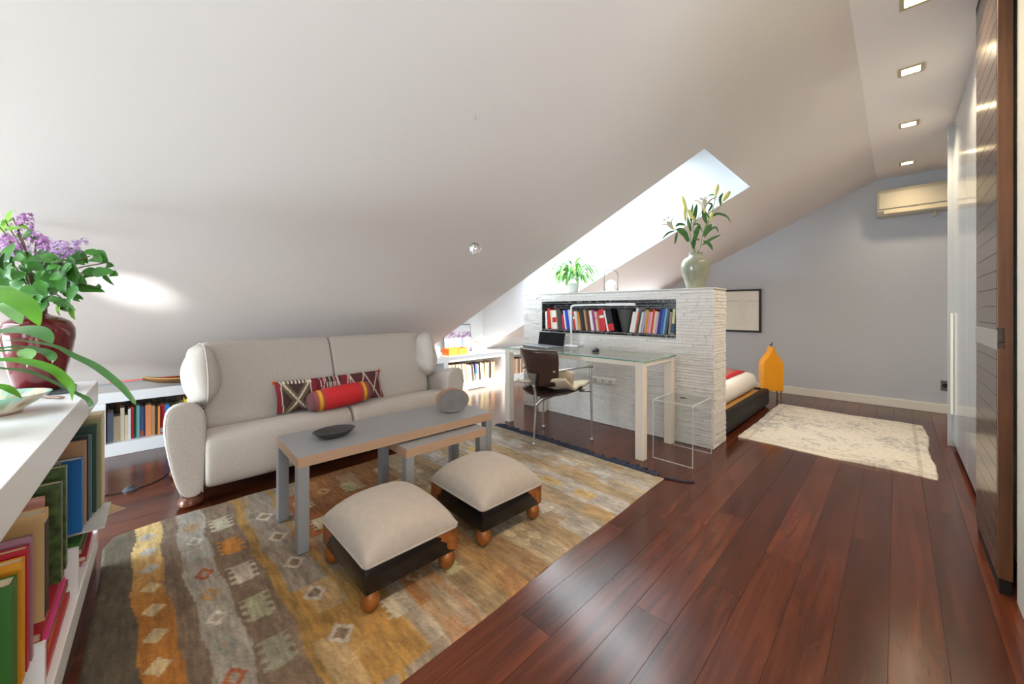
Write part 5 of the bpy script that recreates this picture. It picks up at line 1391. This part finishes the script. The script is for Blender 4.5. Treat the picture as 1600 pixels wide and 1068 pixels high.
# bright broad leaf at the left
e = Vector((-0.13, -.13, 0.20))
obj('leaf', leaf_bm([Vector((-.03, -.02, .14)), Vector((-.09, -.09, .215)), Vector((-.13, -.13, .225)), Vector((-.175, -.17, .225))], .06, lance, .1, (0.5, -0.5, .6), 5), SG[0], pp, recalc=False, smooth=2)
obj('stalk', tube(nbm(), smooth_path([(0, 0, .1), (-.02, -.01, .14), (-.04, -.03, .165)], 4), 0.002, 5), SG[1], pp)

ll = thing('portable_lamp', 'small white portable lamp with arched carrying handle on top of the partition', 'lamp', (-2.085, 3.53, PZ), rotz=math.radians(45))
GL = mat('lamp_opal', (232, 230, 222), 0.5)
obj('base', lathe([(0, 0.0005), (0.062, 0.0005), (0.064, 0.006), (0.064, 0.03), (0.058, 0.034), (0, 0.034)], 32), mat('lamp_base_white', (214, 212, 206), 0.4), ll, smooth=True)
obj('dome', lathe([(0.057, 0.0345), (0.060, 0.06), (0.056, 0.085), (0.042, 0.108), (0.022, 0.12), (0, 0.124)], 32), GL, ll, smooth=True)
pts = [(-0.07, 0, 0.02), (-0.07, 0, 0.12), (-0.07, 0, 0.17)] + [(-0.07 * math.cos(PI * k / 12), 0, 0.17 + 0.062 * math.sin(PI * k / 12)) for k in range(1, 12)] + [(0.07, 0, 0.17), (0.07, 0, 0.12), (0.07, 0, 0.02)]
obj('handle', tube(nbm(), pts, 0.0042, 8), mat('lamp_handle', (142, 142, 138), 0.35), ll, smooth=2)
for s in (-1, 1): obj('pivot', lathe([(0, 0), (0.006, 0), (0.006, 0.01), (0, 0.01)], 12), mat('pivot_dark', (70, 68, 66), 0.4), ll, loc=(s * 0.066, -0.006, 0.02), rot=(PI / 2, 0, 0))

LVX, LVY = -1.25, 3.53
lv_ = thing('celadon_vase', 'pale grey-green crackle vase on the near end of the partition', 'vase', (LVX, LVY, PZ))
prof_c = [(0, 0.0005), (0.068, 0.0005), (0.072, 0.008), (0.086, 0.06), (0.108, 0.13), (0.118, 0.19), (0.116, 0.225), (0.098, 0.262), (0.066, 0.282), (0.055, 0.29), (0.053, 0.306), (0.06, 0.314), (0.056, 0.316), (0.046, 0.305), (0.05, 0.28), (0, 0.2)]
obj('body', lathe(prof_c, 48), mat('celadon', (140, 140, 120), 0.25, var=0.12, vscale=8, coat=0.3), lv_, smooth=2)
LM = Vector((LVX, LVY, PZ + 0.31)); DL = 3.37
ly = thing('lily_bouquet', 'white lilies with yellow-green buds and long green leaves in the celadon vase', 'flowers', LM)
def lq(px, py, dd=0): return at(px, py, DL + dd) - LM
STM = mat('lily_stem', (96, 132, 64), 0.5)
BUD = mat('lily_bud', (206, 200, 116), 0.45, var=0.15, vscale=30)
LLF = mat('lily_leaf', (52, 104, 48), 0.38, var=0.25, vscale=14)
PET = mat('lily_petal', (236, 228, 214), 0.5, sss=0.1)
PY = mat('lily_throat', (222, 206, 110), 0.5)
stems = [[(1083, 392), (1077, 360), (1074, 335), (1072, 322)], [(1086, 392), (1084, 370), (1084, 345), (1087, 325)], [(1093, 392), (1099, 362), (1108, 342), (1116, 318), (1117, 308)], [(1094, 390), (1099, 362), (1110, 338), (1124, 324), (1128, 315)],
         [(1084, 392), (1076, 372), (1066, 360), (1055, 358), (1052, 356)], [(1100, 360), (1106, 350), (1109, 345)], [(1084, 350), (1092, 338), (1098, 328), (1100, 322)]]
for s_ in stems:
    P = smooth_path([lq(*q) for q in s_], 5); P[0] = Vector((P[0].x * .4, P[0].y * .4, 0.0)) if P[0].z < 0.05 else P[0]
    obj('stem', tube(nbm(), P, 0.0032, 6), STM, ly, smooth=2)
for (a, b, r_) in (((1073, 330), (1065, 305), .017), ((1071, 345), (1069, 325), .015), ((1086, 345), (1075, 327), .021), ((1117, 307), (1122, 287), .018), ((1129, 314), (1141, 298), .021), ((1110, 345), (1113, 330), .015)):
    A0, B0 = lq(*a), lq(*b); P = [A0 + (B0 - A0) * t for t in (0, .1, .3, .55, .8, .95, 1)]
    obj('bud', tube(nbm(), P, [r_ * .3, r_ * .6, r_ * .85, r_, r_ * .75, r_ * .4, r_ * .1], 10), BUD, ly, smooth=2)
def flower(c, axis, L, open_):
    axis = axis.normalized(); a = axis.orthogonal().normalized(); b = axis.cross(a)
    bm = nbm()
    for k in range(6):
        th = k * PI / 3 + 0.2; rd = a * math.cos(th) + b * math.sin(th); wv = L * (0.34 if k % 2 else 0.26)
        pts = [c, c + axis * L * .35 + rd * L * .12 * open_, c + axis * L * .68 + rd * L * .42 * open_, c + axis * L * .82 + rd * L * .78 * open_, c + axis * L * .70 + rd * L * 1.02 * open_]
        leaf_bm(pts, wv, lambda t: max(.15, math.sin(PI * min(1, t * .9 + .08)) ** .7), .2, axis, 4, bm)
    o = obj('flower', bm, PET, ly, recalc=False, smooth=2)
    obj('throat', tube(nbm(), [c - axis * L * .06, c + axis * L * .12, c + axis * L * .28], [L * .03, L * .07, L * .11], 10, cap=False), PY, o, smooth=2)
    bm = nbm(); an = nbm()
    for k in range(6):
        th = k * PI / 3 + .6; rd = a * math.cos(th) + b * math.sin(th); e = c + axis * L * .85 + rd * L * .2
        tube(bm, [c + axis * L * .1, c + axis * L * .5 + rd * L * .06, e], 0.0012, 4)
        tube(an, [e - rd * 0.004 + axis * -.001, e + axis * 0.014], 0.0036, 5)
    obj('stamen', bm, PY, o); obj('anther', an, mat('anther_brown', (72, 36, 40), 0.7), o)
flower(lq(1100, 332), U_ * 1 - R_ * .1 - N_ * .15, .135, .95)
flower(lq(1052, 358), -R_ * .62 + U_ * .8 - N_ * .1, .125, 1.0)
for (pts, wd_) in (([(1072, 352), (1062, 350), (1055, 354)], .03), ([(1075, 366), (1064, 360), (1056, 359)], .05), ([(1076, 378), (1070, 368), (1058, 360)], .055), ([(1080, 362), (1076, 350), (1074, 338)], .03), ([(1080, 350), (1080, 335), (1083, 318)], .024), ([(1086, 345), (1086, 332), (1089, 318)], .035), ([(1085, 378), (1088, 362), (1094, 350)], .045),
                   ([(1104, 350), (1100, 338), (1098, 325)], .04), ([(1108, 342), (1120, 334), (1135, 338), (1142, 348)], .024), ([(1098, 362), (1090, 350), (1082, 352)], .02), ([(1100, 372), (1108, 360), (1118, 355), (1123, 364)], .024), ([(1099, 370), (1105, 358), (1112, 350)], .05), ([(1097, 383), (1110, 374), (1127, 366)], .026), ([(1098, 376), (1108, 382), (1114, 391)], .04),
                   ([(1094, 374), (1088, 374), (1082, 372)], .02), ([(1056, 360), (1044, 364), (1034, 374)], .018), ([(1058, 362), (1056, 372), (1054, 382)], .022), ([(1106, 332), (1112, 320), (1102, 316)], .022), ([(1126, 322), (1125, 310), (1130, 301)], .026), ([(1083, 390), (1084, 378), (1085, 366)], .035), ([(1120, 309), (1114, 304), (1106, 306)], .018), ([(1112, 344), (1100, 330), (1096, 326)], .025)):
    dd = rnd.uniform(-.05, .05)
    obj('leaf', leaf_bm([lq(p_[0], p_[1], dd * i / 2) for i, p_ in enumerate(pts)], wd_, lance, .2, (S, -S, .35), 5), LLF, ly, recalc=False, smooth=2)
